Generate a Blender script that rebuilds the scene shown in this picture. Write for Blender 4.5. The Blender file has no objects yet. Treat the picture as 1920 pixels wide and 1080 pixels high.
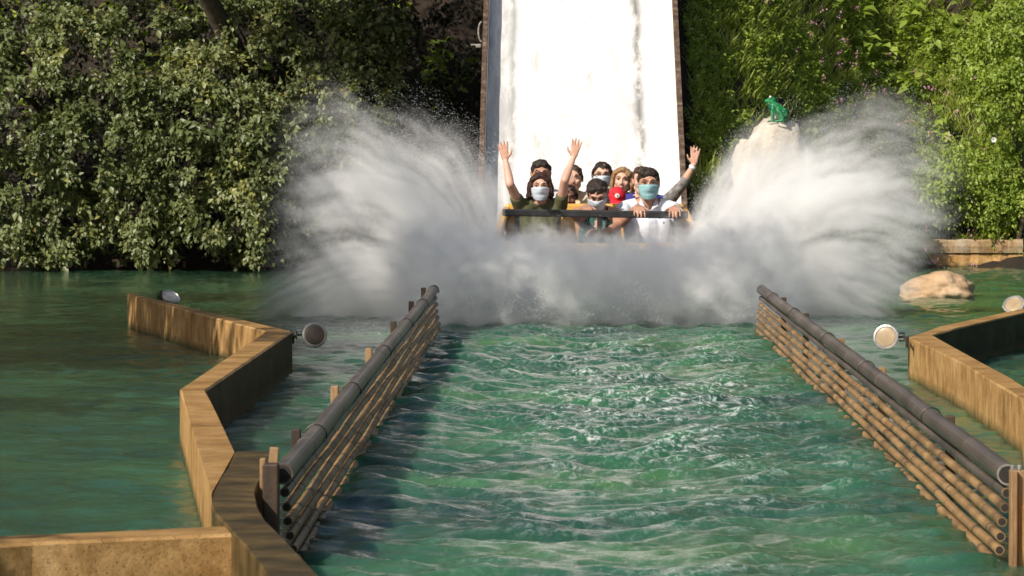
import bpy, bmesh, math, random
import numpy as np
from mathutils import Vector, Matrix, noise as mnoise
R = math.radians
random.seed(7); rng = np.random.default_rng(7)
S = bpy.context.scene
COL = S.collection

# ------------------------------------------------------------------ camera, sky, sun
CAMH, FPX = 1.35, 8160.0
cam_d = bpy.data.cameras.new('camera'); cam = bpy.data.objects.new('camera', cam_d); COL.objects.link(cam)
cam.location = (0, 0, CAMH)
cam.rotation_euler = (R(90) - math.atan(282 / FPX), 0, math.atan(88 / FPX))
cam_d.sensor_width = 36; cam_d.lens = FPX / 1920 * 36
cam_d.clip_start = 0.1; cam_d.clip_end = 1000
cam_d.dof.use_dof = True; cam_d.dof.focus_distance = 24; cam_d.dof.aperture_fstop = 18
S.camera = cam
SUN = Vector((-0.50, -0.60, 0.60)).normalized()
w = bpy.data.worlds.new('World'); S.world = w; w.use_nodes = True
nt = w.node_tree; bg = nt.nodes['Background']
sky = nt.nodes.new('ShaderNodeTexSky'); sky.sky_type = 'NISHITA'; sky.sun_disc = False
sky.sun_elevation = math.asin(SUN.z); sky.sun_rotation = math.atan2(SUN.x, SUN.y) % (2 * math.pi)
sky.air_density = 1.2; sky.dust_density = 3.5
nt.links.new(sky.outputs[0], bg.inputs[0]); bg.inputs[1].default_value = 0.075
sd = bpy.data.lights.new('sun', 'SUN'); sd.energy = 4.8; sd.angle = R(0.6); sd.color = (1.0, 0.925, 0.82)
so = bpy.data.objects.new('sun', sd); COL.objects.link(so)
so.rotation_euler = SUN.to_track_quat('Z', 'Y').to_euler(); so.location = (-20, -20, 30)
S.view_settings.view_transform = 'Standard'; S.view_settings.look = 'None'
S.view_settings.exposure = 0.15; S.view_settings.gamma = 1.0
S.render.engine = 'CYCLES'
cy = S.cycles
cy.max_bounces = 16; cy.diffuse_bounces = 3; cy.glossy_bounces = 3; cy.transmission_bounces = 4
cy.volume_bounces = 14; cy.transparent_max_bounces = 8
cy.use_denoising = True
cy.volume_step_rate = 1.0; cy.volume_max_steps = 256
cy.sample_clamp_indirect = 6.0

# ------------------------------------------------------------------ helpers
CR = cam.rotation_euler.to_matrix()
def ray(px, py):
    return (CR @ Vector(((px - 960) / FPX, -(py - 540) / FPX, -1.0)))
def at_z(px, py, z=0.0):
    d = ray(px, py); t = (z - CAMH) / d.z
    return Vector((d.x * t, d.y * t, z))
def at_y(px, py, y):
    d = ray(px, py); t = y / d.y
    return Vector((d.x * t, y, CAMH + d.z * t))

def tag(o, label=None, cat=None, group=None, kind=None):
    if label: o['label'] = label
    if cat: o['category'] = cat
    if group: o['group'] = group
    if kind: o['kind'] = kind
    return o
def empty(name, loc=(0, 0, 0), rz=0, parent=None):
    o = bpy.data.objects.new(name, None); COL.objects.link(o)
    o.location = loc; o.rotation_euler = (0, 0, rz); o.empty_display_size = 0.1
    if parent: o.parent = parent
    return o
def link_mesh(name, me, mats=None, parent=None, loc=None, smooth=False):
    o = bpy.data.objects.new(name, me); COL.objects.link(o)
    if mats:
        for m in (mats if isinstance(mats, (list, tuple)) else [mats]): me.materials.append(m)
    if parent: o.parent = parent
    if loc is not None: o.location = loc
    if smooth: me.polygons.foreach_set('use_smooth', [True] * len(me.polygons))
    return o
def from_np(name, V, F, mats=None, parent=None, smooth=False, attrs=None):
    me = bpy.data.meshes.new(name)
    V = np.asarray(V, dtype=np.float32); F = np.asarray(F, dtype=np.int32)
    k = F.shape[1]
    me.vertices.add(len(V)); me.vertices.foreach_set('co', V.ravel())
    me.loops.add(F.size); me.loops.foreach_set('vertex_index', F.ravel())
    me.polygons.add(len(F)); me.polygons.foreach_set('loop_start', np.arange(0, F.size, k, dtype=np.int32))
    me.update(calc_edges=True); me.validate()
    if attrs:
        for an, arr in attrs.items():
            a = me.attributes.new(an, 'FLOAT', 'POINT'); a.data.foreach_set('value', np.asarray(arr, dtype=np.float32))
    return link_mesh(name, me, mats, parent, smooth=smooth)
def bm_obj(name, bm, mats=None, parent=None, smooth=False, loc=None):
    me = bpy.data.meshes.new(name); bmesh.ops.recalc_face_normals(bm, faces=bm.faces); bm.to_mesh(me); bm.free()
    return link_mesh(name, me, mats, parent, loc=loc, smooth=smooth)
def box(bm, c, s, rot=None, bev=0.0, mi=0):
    r = bmesh.ops.create_cube(bm, size=1.0); vs = r['verts']
    for v in vs: v.co = Vector((v.co.x * s[0], v.co.y * s[1], v.co.z * s[2]))
    if bev > 0:
        es = list({e for v in vs for e in v.link_edges})
        rb = bmesh.ops.bevel(bm, geom=es, offset=bev, segments=2, affect='EDGES', profile=0.5)
        vs = list({v for f in rb['faces'] for v in f.verts} | {v for v in vs if v.is_valid})
    M = (rot.to_4x4() if rot is not None else Matrix.Identity(4)); M.translation = Vector(c)
    for v in vs: v.co = M @ v.co
    for f in {f for v in vs for f in v.link_faces}: f.material_index = mi
def frame_of(d):
    d = d.normalized(); a = Vector((0, 0, 1)) if abs(d.z) < 0.9 else Vector((1, 0, 0))
    u = d.cross(a).normalized(); return u, d.cross(u).normalized(), d
def rcone(bm, p1, r1, p2, r2, seg=12, caps=3, flat=1.0, flat_axis=None, mi=0):
    """rounded cone p1->p2; flat<1 squashes it across flat_axis"""
    p1 = Vector(p1); p2 = Vector(p2); d = p2 - p1
    L = d.length
    if L < 1e-6: d = Vector((0, 0, 1)); L = 0
    u, v, d = frame_of(d)
    if flat_axis is not None:
        fa = Vector(flat_axis); fa = fa - d * fa.dot(d)
        if fa.length > 1e-4: u = fa.normalized(); v = d.cross(u).normalized()
    prof = []
    for i in range(caps + 1):
        a = -math.pi / 2 + math.pi / 2 * i / caps
        prof.append((p1 + d * (math.sin(a) * r1), math.cos(a) * r1))
    for i in range(caps + 1):
        a = math.pi / 2 * i / caps
        prof.append((p2 + d * (math.sin(a) * r2), math.cos(a) * r2))
    rings = []
    for c, r in prof[1:-1]:
        rings.append([bm.verts.new(c + u * (math.cos(t) * r * flat) + v * (math.sin(t) * r)) for t in
                      [2 * math.pi * k / seg for k in range(seg)]])
    a = bm.verts.new(prof[0][0]); b = bm.verts.new(prof[-1][0])
    fs = []
    for k in range(seg):
        k2 = (k + 1) % seg
        fs.append(bm.faces.new((a, rings[0][k2], rings[0][k]))); fs.append(bm.faces.new((b, rings[-1][k], rings[-1][k2])))
        for i in range(len(rings) - 1):
            fs.append(bm.faces.new((rings[i][k], rings[i][k2], rings[i + 1][k2], rings[i + 1][k])))
    for f in fs: f.material_index = mi
def tube(bm, pts, rad, seg=10, cap=True, mi=0):
    pts = [Vector(p) for p in pts]; n = len(pts)
    rads = rad if isinstance(rad, (list, tuple)) else [rad] * n
    rings = []; u = None
    for i, p in enumerate(pts):
        d = (pts[min(i + 1, n - 1)] - pts[max(i - 1, 0)]).normalized()
        if u is None: u, v, _ = frame_of(d)
        else:
            u = (u - d * u.dot(d)).normalized(); v = d.cross(u).normalized()
        rings.append([bm.verts.new(p + (u * math.cos(t) + v * math.sin(t)) * rads[i]) for t in
                      [2 * math.pi * k / seg for k in range(seg)]])
    for i in range(n - 1):
        for k in range(seg):
            k2 = (k + 1) % seg
            f = bm.faces.new((rings[i][k], rings[i][k2], rings[i + 1][k2], rings[i + 1][k])); f.material_index = mi
    if cap:
        for rr in (rings[0], rings[-1]):
            f = bm.faces.new(rr); f.material_index = mi
def lathe(bm, prof, seg, M, mi=0):
    """prof: (radius, height) along local z, M places it"""
    rings = []
    for r, h in prof:
        rings.append([bm.verts.new(M @ Vector((r * math.cos(t), r * math.sin(t), h))) for t in
                      [2 * math.pi * k / seg for k in range(seg)]])
    for i in range(len(rings) - 1):
        for k in range(seg):
            k2 = (k + 1) % seg
            f = bm.faces.new((rings[i][k], rings[i][k2], rings[i + 1][k2], rings[i + 1][k])); f.material_index = mi
    for rr in (rings[0], rings[-1]):
        f = bm.faces.new(rr); f.material_index = mi
def apply_mods(o):
    dg = bpy.context.evaluated_depsgraph_get(); dg.update()
    me = bpy.data.meshes.new_from_object(o.evaluated_get(dg)); old = o.data
    mats = [m for m in old.materials]
    o.modifiers.clear(); o.data = me
    if len(me.materials) == 0:
        for m in mats: me.materials.append(m)
    bpy.data.meshes.remove(old)
def remesh(o, vox, smooth=3, dec=None):
    m = o.modifiers.new('r', 'REMESH'); m.mode = 'VOXEL'; m.voxel_size = vox; m.use_smooth_shade = True
    s = o.modifiers.new('s', 'SMOOTH'); s.factor = 0.5; s.iterations = smooth
    if dec:
        d = o.modifiers.new('d', 'DECIMATE'); d.ratio = dec
    apply_mods(o)
    o.data.polygons.foreach_set('use_smooth', [True] * len(o.data.polygons))

# ------------------------------------------------------------------ materials
class MT:
    def __init__(s, name):
        s.m = bpy.data.materials.new(name); s.m.use_nodes = True; s.nt = s.m.node_tree
        s.b = s.nt.nodes['Principled BSDF']; s.out = s.nt.nodes['Material Output']
    def n(s, t, **kw):
        x = s.nt.nodes.new(t)
        for k, v in kw.items(): setattr(x, k, v)
        return x
    def l(s, a, b): s.nt.links.new(a, b)
    def coord(s, kind='Object', scale=(1, 1, 1)):
        if kind == 'World':
            c = s.n('ShaderNodeNewGeometry').outputs['Position']
        else:
            c = s.n('ShaderNodeTexCoord').outputs[kind]
        mp = s.n('ShaderNodeMapping'); mp.inputs['Scale'].default_value = scale
        s.l(c, mp.inputs[0]); return mp.outputs[0]
    def noise(s, co, scale, detail=4, rough=0.55, dist=0.0):
        x = s.n('ShaderNodeTexNoise'); x.inputs['Scale'].default_value = scale; x.inputs['Detail'].default_value = detail
        x.inputs['Roughness'].default_value = rough; x.inputs['Distortion'].default_value = dist
        s.l(co, x.inputs['Vector']); return x.outputs[0]
    def ramp(s, fac, stops):
        r = s.n('ShaderNodeValToRGB'); e = r.color_ramp.elements
        while len(e) < len(stops): e.new(0.5)
        for i, (p, c) in enumerate(stops):
            e[i].position = p; e[i].color = (*c, 1) if len(c) == 3 else c
        s.l(fac, r.inputs[0]); return r.outputs[0]
    def mix(s, fac, a, b, mode='MIX'):
        x = s.n('ShaderNodeMix', data_type='RGBA', blend_type=mode)
        for sk, v in ((x.inputs[0], fac), (x.inputs[6], a), (x.inputs[7], b)):
            if isinstance(v, (int, float)): sk.default_value = v
            elif isinstance(v, tuple): sk.default_value = (*v, 1) if len(v) == 3 else v
            else: s.l(v, sk)
        return x.outputs[2]
    def bump(s, h, strength=0.3, dist=0.01):
        x = s.n('ShaderNodeBump'); x.inputs['Strength'].default_value = strength; x.inputs['Distance'].default_value = dist
        s.l(h, x.inputs['Height']); s.l(x.outputs[0], s.b.inputs['Normal'])
    def maprange(s, v, a, b, c, d):
        x = s.n('ShaderNodeMapRange'); s.l(v, x.inputs[0])
        for i, q in enumerate((a, b, c, d)): x.inputs[i + 1].default_value = q
        return x.outputs[0]

def mottled(name, c1, c2, scale=6, rough=0.7, bump=0.25, bscale=40, bdist=0.004, stretch=(1, 1, 1), metal=0.0, spec=0.5, c3=None, fine=25):
    m = MT(name); co = m.coord('World', stretch)
    n1 = m.noise(co, scale, 5, 0.6)
    stops = [(0.32, c1), (0.68, c2)]
    if c3: stops = [(0.3, c1), (0.52, c2), (0.72, c3)]
    col = m.ramp(n1, stops)
    n2 = m.noise(m.coord('World'), fine, 4, 0.65)
    col = m.mix(0.35, col, m.ramp(n2, [(0.3, (0.45, 0.45, 0.45)), (0.7, (1.0, 1.0, 1.0))]), 'MULTIPLY')
    m.l(col, m.b.inputs['Base Color']); m.b.inputs['Roughness'].default_value = rough
    m.b.inputs['Metallic'].default_value = metal; m.b.inputs['Specular IOR Level'].default_value = spec
    if bump: m.bump(m.noise(m.coord('World'), bscale, 5, 0.65), bump, bdist)
    return m.m

M = {}
def concrete(name, light, mid, dark, wet=0.6, scale=3.0):
    m = MT(name)
    co = m.coord('World'); st = m.coord('World', (1, 1, 0.55))
    a = m.noise(co, scale, 6, 0.65); b = m.noise(st, 9.0, 7, 0.75, 1.2)
    col = m.ramp(a, [(0.28, dark), (0.48, mid), (0.7, light)])
    drip = m.ramp(b, [(0.40, (0.60, 0.52, 0.38)), (0.58, (1, 1, 1))])
    sn = m.n('ShaderNodeSeparateXYZ'); m.l(m.n('ShaderNodeNewGeometry').outputs['Normal'], sn.inputs[0])
    up = m.maprange(sn.outputs[2], 0.3, 0.7, 0.65, 0.0)
    film = m.maprange(sn.outputs[2], 0.6, 0.9, 0.0, 1.0); col = m.mix(film, col, m.mix(1.0, col, (0.70, 0.66, 0.56), 'MULTIPLY'))
    dm = m.mix(up, (1.0, 1.0, 1.0), drip); col = m.mix(1.0, col, dm, 'MULTIPLY')
    blot = m.ramp(m.noise(co, 7, 5, 0.7), [(0.40, (0.50, 0.42, 0.28)), (0.56, (1, 1, 1))])
    col = m.mix(0.5, col, blot, 'MULTIPLY')
    fine = m.noise(co, 60, 4, 0.7)
    col = m.mix(0.22, col, m.ramp(fine, [(0.35, (0.45, 0.42, 0.38)), (0.6, (1, 1, 1))]), 'MULTIPLY')
    sep = m.n('ShaderNodeSeparateXYZ'); m.l(m.n('ShaderNodeNewGeometry').outputs['Position'], sep.inputs[0])
    add = m.n('ShaderNodeMath', operation='ADD'); m.l(sep.outputs[2], add.inputs[0])
    sc = m.n('ShaderNodeMath', operation='MULTIPLY'); m.l(b, sc.inputs[0]); sc.inputs[1].default_value = 0.09
    m.l(sc.outputs[0], add.inputs[1])
    wl = m.maprange(add.outputs[0], 0.045, 0.10, 1, 0)      # algae line at the water
    col = m.mix(wl, col, (0.10, 0.085, 0.03))
    m.l(col, m.b.inputs['Base Color']); m.b.inputs['Roughness'].default_value = wet; m.b.inputs['Specular IOR Level'].default_value = 0.22
    pit = m.maprange(m.noise(co, 130, 2, 0.5), 0.60, 0.72, 0, 0.75); col2 = m.mix(pit, col, (0.05, 0.04, 0.025)); m.l(col2, m.b.inputs['Base Color'])
    m.bump(m.noise(co, 55, 8, 0.8), 0.8, 0.006)
    return m.m
M['concrete'] = concrete('ochre_concrete', (0.70, 0.46, 0.22), (0.60, 0.365, 0.15), (0.30, 0.175, 0.065))
M['concrete_wet'] = concrete('wet_dark_concrete', (0.26, 0.18, 0.075), (0.12, 0.085, 0.033), (0.04, 0.032, 0.014), wet=0.5, scale=5)
M['concrete_algae_shade'] = concrete('algae_shaded_concrete', (0.10, 0.085, 0.045), (0.055, 0.050, 0.024), (0.022, 0.024, 0.012), wet=0.6)  # algae plus the shade of sides turned from the sun, both in the colour
M['bankstone'] = concrete('bank_wall_render', (0.55, 0.48, 0.38), (0.50, 0.36, 0.22), (0.36, 0.17, 0.06))
M['boulder'] = mottled('pale_boulder', (0.40, 0.24, 0.12), (0.56, 0.38, 0.22), 2.5, 0.75, 0.6, 18, 0.02, c3=(0.66, 0.50, 0.35))
M['toppipe'] = mottled('weathered_grey_pipe', (0.05, 0.038, 0.032), (0.095, 0.072, 0.06), 7, 0.42, 0.2, 60, 0.002, stretch=(1, 0.2, 1), c3=(0.15, 0.12, 0.10))
M['tanpipe'] = mottled('algae_tan_pipe', (0.08, 0.05, 0.024), (0.31, 0.18, 0.075), 7, 0.5, 0.5, 50, 0.004, stretch=(1, 0.6, 1), c3=(0.46, 0.29, 0.13), fine=40)
M['strap'] = mottled('dark_pipe_strap', (0.02, 0.017, 0.014), (0.05, 0.042, 0.035), 20, 0.6, 0.2)
M['plasticend'] = mottled('pale_pipe_end', (0.16, 0.14, 0.12), (0.40, 0.38, 0.35), 30, 0.5, 0.1)
M['bore_shade'] = mottled('pipe_bore_shade', (0.012, 0.01, 0.009), (0.03, 0.025, 0.02), 20, 0.8, 0.1)  # near-black disc colour standing for shade inside the pipe
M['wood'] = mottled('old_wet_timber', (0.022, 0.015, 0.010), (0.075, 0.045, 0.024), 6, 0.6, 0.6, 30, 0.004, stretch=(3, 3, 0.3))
M['woodtan'] = mottled('tan_post', (0.16, 0.09, 0.04), (0.40, 0.25, 0.12), 10, 0.7, 0.6, 30, 0.004, stretch=(3, 3, 0.4))  # tan timber for some posts and boards
M['darkmetal'] = mottled('dark_bracket_metal', (0.02, 0.02, 0.02), (0.07, 0.055, 0.045), 14, 0.45, 0.2, metal=0.4)
M['chrome'] = mottled('dull_steel_ring', (0.30, 0.28, 0.26), (0.62, 0.60, 0.58), 12, 0.35, 0.15, metal=0.6)
M['lens'] = mottled('scaly_lamp_glass', (0.30, 0.22, 0.13), (0.50, 0.38, 0.24), 9, 0.25, 0.15)
M['lensdull'] = mottled('dull_lamp_glass', (0.07, 0.05, 0.04), (0.14, 0.11, 0.09), 9, 0.3, 0.15)
M['lensgrey'] = mottled('lamp_housing_grey', (0.22, 0.23, 0.24), (0.34, 0.35, 0.36), 9, 0.4, 0.15)

def slide_mat():
    m = MT('white_slide_paint'); co = m.coord('World', (1, 0.06, 0.06))
    a = m.noise(co, 7, 5, 0.6, 0.3); b = m.noise(m.coord('World', (1, .3, .3)), 22, 4, 0.7)
    col = m.ramp(a, [(0.34, (0.70, 0.70, 0.68)), (0.5, (0.82, 0.80, 0.77))])
    blotch = m.ramp(m.noise(m.coord('World', (1, .25, .25)), 4.5, 6, 0.75, 0.5), [(0.36, (0.62, 0.62, 0.62)), (0.50, (1, 1, 1))])
    col = m.mix(0.7, col, blotch, 'MULTIPLY')
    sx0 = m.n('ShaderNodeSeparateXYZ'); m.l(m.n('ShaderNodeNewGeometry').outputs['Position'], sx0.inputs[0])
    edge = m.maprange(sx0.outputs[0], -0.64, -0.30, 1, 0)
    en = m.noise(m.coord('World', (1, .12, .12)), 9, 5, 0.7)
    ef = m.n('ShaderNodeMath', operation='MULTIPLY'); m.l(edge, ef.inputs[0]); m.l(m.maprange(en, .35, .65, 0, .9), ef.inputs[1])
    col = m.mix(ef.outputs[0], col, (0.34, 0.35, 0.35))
    # two grey wheel-worn lines down the chute
    sep = m.n('ShaderNodeSeparateXYZ'); m.l(m.n('ShaderNodeNewGeometry').outputs['Position'], sep.inputs[0])
    w1 = m.noise(m.coord('World', (0, 1, 0)), 1.3, 3, 0.6)
    def line(x0, wdt, amp):
        a1 = m.n('ShaderNodeMath', operation='MULTIPLY_ADD'); m.l(w1, a1.inputs[0]); a1.inputs[1].default_value = 0.10; m.l(sep.outputs[0], a1.inputs[2])
        s1 = m.n('ShaderNodeMath', operation='SUBTRACT'); m.l(a1.outputs[0], s1.inputs[0]); s1.inputs[1].default_value = x0 + .05
        ab = m.n('ShaderNodeMath', operation='ABSOLUTE'); m.l(s1.outputs[0], ab.inputs[0])
        r = m.maprange(ab.outputs[0], 0.0, wdt, 1, 0)
        pw = m.n('ShaderNodeMath', operation='MULTIPLY'); m.l(r, pw.inputs[0])
        nn = m.noise(m.coord('World', (3, 0.9, 0.9)), 3.0, 5, 0.65)
        m.l(m.maprange(nn, 0.36, 0.55, 0, amp), pw.inputs[1]); return pw.outputs[0]
    col = m.mix(line(0.72, 0.075, 1.0), col, (0.20, 0.20, 0.19))
    col = m.mix(line(-0.42, 0.055, 0.8), col, (0.30, 0.31, 0.30))
    spots = m.maprange(m.noise(m.coord('World', (1, .35, .35)), 11, 3, 0.5), 0.68, 0.74, 0, 0.55)
    col = m.mix(spots, col, (0.42, 0.40, 0.37))
    m.l(col, m.b.inputs['Base Color']); m.b.inputs['Roughness'].default_value = 0.35
    m.bump(b, 0.15, 0.006)
    return m.m
M['slide'] = slide_mat()
M['rust'] = mottled('rusty_slide_edge', (0.03, 0.019, 0.013), (0.11, 0.065, 0.04), 12, 0.8, 0.6, 30, 0.004, c3=(0.26, 0.20, 0.155))
M['yellow'] = mottled('worn_yellow_fibreglass', (0.62, 0.33, 0.06), (0.74, 0.43, 0.10), 3, 0.38, 0.1, 60, 0.001)
M['hull'] = mottled('dark_blue_hull', (0.035, 0.05, 0.09), (0.07, 0.085, 0.13), 4, 0.35, 0.1)
M['black'] = mottled('black_padded_bar', (0.008, 0.008, 0.009), (0.02, 0.02, 0.021), 12, 0.5, 0.1)
M['pinkred'] = None

def water_mat():
    m = MT('green_turbid_water')
    co = m.coord('World', (1, 1, 1))
    a = m.noise(co, 0.55, 3, 0.5); b = m.noise(m.coord('World', (1, 0.5, 1)), 2.2, 4, 0.6)
    col = m.ramp(a, [(0.34, (0.020, 0.065, 0.045)), (0.52, (0.032, 0.120, 0.062)), (0.68, (0.065, 0.155, 0.060))])
    col = m.mix(0.5, col, m.ramp(b, [(0.35, (0.45, 0.5, 0.5)), (0.65, (1.2, 1.15, 1.1))]), 'MULTIPLY')
    sxy = m.n('ShaderNodeSeparateXYZ'); m.l(m.n('ShaderNodeNewGeometry').outputs['Position'], sxy.inputs[0])
    tree_reflect = m.maprange(sxy.outputs[0], -2.1, -1.15, 0.9, 0.0)
    col = m.mix(tree_reflect, col, m.ramp(a, [(0.38, (0.012, 0.036, 0.020)), (0.62, (0.030, 0.085, 0.045))]))  # left pool darkened: reflected trees put into the water colour
    fo = m.n('ShaderNodeAttribute', attribute_name='foam_glint').outputs['Fac']
    fn = m.noise(m.coord('World', (1.0, 0.55, 1)), 26, 5, 0.75, 0.6)
    mul = m.n('ShaderNodeMath', operation='MULTIPLY'); m.l(fo, mul.inputs[0]); m.l(m.maprange(fn, 0.48, 0.66, 0, 1), mul.inputs[1])
    col = m.mix(mul.outputs[0], col, (0.62, 0.66, 0.64))
    m.l(col, m.b.inputs['Base Color'])
    m.b.inputs['Subsurface Weight'].default_value = 0.85; m.b.inputs['Subsurface Radius'].default_value = (0.10, 0.28, 0.22); m.b.inputs['Subsurface Scale'].default_value = 2.0
    m.l(m.maprange(mul.outputs[0], 0, 1, 0.04, 0.6), m.b.inputs['Roughness'])
    m.b.inputs['IOR'].default_value = 1.333; m.b.inputs['Specular IOR Level'].default_value = 0.4
    m.bump(m.noise(m.coord('World', (1, 1, 1)), 16, 6, 0.68), 0.7, 0.010)
    return m.m
M['water'] = water_mat()

def ground_mat():
    m = MT('dark_soil_and_litter'); co = m.coord('World')
    col = m.ramp(m.noise(co, 4, 6, 0.7), [(0.3, (0.010, 0.007, 0.004)), (0.55, (0.026, 0.017, 0.010)), (0.75, (0.06, 0.036, 0.020))])
    m.l(col, m.b.inputs['Base Color']); m.b.inputs['Roughness'].default_value = 0.95
    m.bump(m.noise(co, 20, 6, 0.7), 0.9, 0.03); return m.m
M['soil'] = ground_mat()

def leaf_mat(name, stops, trans=0.25, rough=0.42, spec=0.5):
    m = MT(name)
    t = m.n('ShaderNodeAttribute', attribute_name='tint').outputs['Fac']
    col = m.ramp(t, stops)
    m.l(col, m.b.inputs['Base Color']); m.b.inputs['Roughness'].default_value = rough
    m.b.inputs['Specular IOR Level'].default_value = spec
    tr = m.n('ShaderNodeBsdfTranslucent'); mx = m.n('ShaderNodeMixShader'); mx.inputs[0].default_value = trans
    br = m.mix(1.0, col, (1.5, 1.5, 0.7), 'MULTIPLY'); m.l(br, tr.inputs[0])
    m.l(m.b.outputs[0], mx.inputs[1]); m.l(tr.outputs[0], mx.inputs[2]); m.l(mx.outputs[0], m.out.inputs[0])
    return m.m
M['leafL'] = leaf_mat('olive_tree_leaf', [(0.0, (0.055, 0.080, 0.024)), (0.5, (0.135, 0.165, 0.060)), (0.86, (0.22, 0.245, 0.10)), (0.95, (0.32, 0.30, 0.05)), (1.0, (0.35, 0.15, 0.04))], 0.25, 0.42, 0.5)
M['leafR'] = leaf_mat('bright_herb_leaf', [(0.0, (0.11, 0.165, 0.018)), (0.5, (0.235, 0.325, 0.038)), (0.9, (0.35, 0.43, 0.075)), (1.0, (0.28, 0.20, 0.08))], 0.3, 0.5)
M['leafG'] = leaf_mat('grass_blade', [(0.0, (0.16, 0.21, 0.025)), (0.6, (0.33, 0.40, 0.06)), (0.92, (0.40, 0.43, 0.10)), (1.0, (0.34, 0.28, 0.14))], 0.3, 0.5)
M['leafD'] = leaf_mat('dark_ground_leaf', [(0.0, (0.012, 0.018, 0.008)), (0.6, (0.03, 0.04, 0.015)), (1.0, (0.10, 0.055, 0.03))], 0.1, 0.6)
M['bark'] = mottled('grey_brown_bark', (0.05, 0.038, 0.027), (0.13, 0.10, 0.075), 9, 0.9, 0.8, 25, 0.02, stretch=(2, 2, 0.4))

# ------------------------------------------------------------------ terrain
SX, SW = 0.20, 0.90          # slide centre and half width
S_Y0, S_K = 36.4, 0.577
def slide_z(y): return (y - S_Y0) * S_K
def terrain(x, y):
    hill = (y - np.where(x > 1, 45.1, 44.7)) * 0.85 + 0.12 * np.sin(x * 1.3) + 0.08 * np.sin(y * 2.1 + x)
    d = np.maximum(0, x - (SX + SW)); dl = np.maximum(0, (SX - SW + 0.45) - x)
    emb = (y - S_Y0) * S_K - 0.42 - 1.15 * np.minimum(d, 0.7) - 1.85 * np.maximum(0, d - 0.7) - 9 * dl + 0.04 * np.sin(x * 5 + y * 3)
    under = (x > SX - SW) & (x < SX + SW); emb = np.where(under, emb - 0.1, emb)
    z = np.maximum(hill, np.where(emb > -0.3, emb, -9))
    sides = np.maximum((np.abs(x + 0.2) - 7.6) * 0.5, -9)
    near = (6.8 - y) * 0.8
    z = np.maximum(z, np.minimum(np.maximum(sides, near), 0.5))
    z = np.maximum(z, -0.7)
    return np.minimum(z, 11 + 0.6 * np.sin(x * .3) + .02 * (y - 50))
xs = np.concatenate([np.linspace(-150, -9, 16), np.arange(-8.8, 9, 0.13), np.linspace(9.2, 150, 16)])
ys = np.concatenate([np.linspace(-60, 5, 10), np.arange(5.5, 34, 0.6), np.arange(34, 52, 0.13), np.linspace(52.5, 260, 40)])
X, Y = np.meshgrid(xs, ys); Z = terrain(X, Y)
V = np.stack([X.ravel(), Y.ravel(), Z.ravel()], 1)
def gridfaces(nx, ny):
    i = np.arange(nx - 1)[None, :] + nx * np.arange(ny - 1)[:, None]; i = i.ravel()
    return np.stack([i, i + 1, i + nx + 1, i + nx], 1)
terr = from_np('terrain', V, gridfaces(len(xs), len(ys)), M['soil'], smooth=True)
tag(terr, kind='structure')

# ------------------------------------------------------------------ water
def waves(x, y):
    r = np.random.default_rng(11)
    ch = 1 / (1 + np.exp(-(x + 0.86) / 0.04)) * 1 / (1 + np.exp((x - 1.42) / 0.04)) * 1 / (1 + np.exp((y - 33.5) / 0.6))
    ch = ch * (1 / (1 + np.exp(-(y - 10) / 0.8)))
    mid = np.exp(-((y - 27) / 9.0) ** 2)
    calm = 0.35 + 0.65 * (1 / (1 + np.exp(-(x - (-3.0)) / 0.8)))
    h = np.zeros_like(x)
    wx = x + 0.10 * np.sin(y * 1.7 + 0.6) + 0.05 * np.sin(y * 4.1 + x * 2); wy = y + 0.12 * np.sin(x * 2.9 + 1.0) + 0.06 * np.sin(x * 7.1 + y * 1.3)
    for k in range(26):     # calm pool ripples
        lam = 0.10 * (1.15 ** (k % 13)); th = r.uniform(0, math.pi * 2); ph = r.uniform(0, 6.28)
        h += 0.0062 * lam * np.sin(2 * math.pi / lam * (wx * np.cos(th) + wy * np.sin(th)) + ph) * calm * (1 - 0.4 * ch)
    hc = np.zeros_like(x)
    for k in range(60):     # churned channel
        lam = 0.09 * (1.115 ** (k % 20)); th = math.pi / 2 + r.normal(0, 0.75); ph = r.uniform(0, 6.28)
        hc += 0.0066 * lam * np.sin(2 * math.pi / lam * (wx * np.cos(th) + wy * np.sin(th)) + ph)
    # curved bow crests running towards the camera
    rr = np.sqrt((x - 0.35) ** 2 * 2.6 + (y - 33) ** 2)
    env = 0.5 + 0.5 * np.sin(rr * 0.9 + 1.0)
    hc += 0.0040 * env * np.sin(rr * 2 * math.pi / 0.62 + 0.6 * np.sin(x * 4)) + 0.0022 * np.sin(rr * 2 * math.pi / 0.33 + 1.1 * np.sin(x * 6 + 1))
    h = h + hc * ch * (0.75 + 0.5 * mid)
    foam_glint_b = ch * (0.25 + 0.75 * np.exp(-((y - 23) / 5.5) ** 2)) * np.exp(-((x - 0.45) / 0.75) ** 2)
    crest = np.clip((hc - 0.004) / 0.009, 0, 1)
    n1 = 0.5 + 0.5 * np.sin(wx * 3.3 + 1.3 * np.sin(wy * 1.1)) * np.sin(wy * 2.3 + 1.7 * np.sin(wx * 2.1))
    foam_glint = np.clip(foam_glint_b * (0.5 + 1.0 * crest) * (0.5 + 0.8 * n1), 0, 1)  # channel foam plus glints of the slide, their white put into the colour
    # froth under and round the splash
    foam_glint = np.maximum(foam_glint, 0.9 * np.exp(-((y - 32.6) / 1.1) ** 2) * np.exp(-((x - 0.3) / 1.9) ** 4))
    foam_glint = np.maximum(foam_glint, 0.45 * np.exp(-((y - 30.5) / 1.6) ** 2) * (x < -0.9) * (x > -2.6))
    return h, foam_glint
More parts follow.
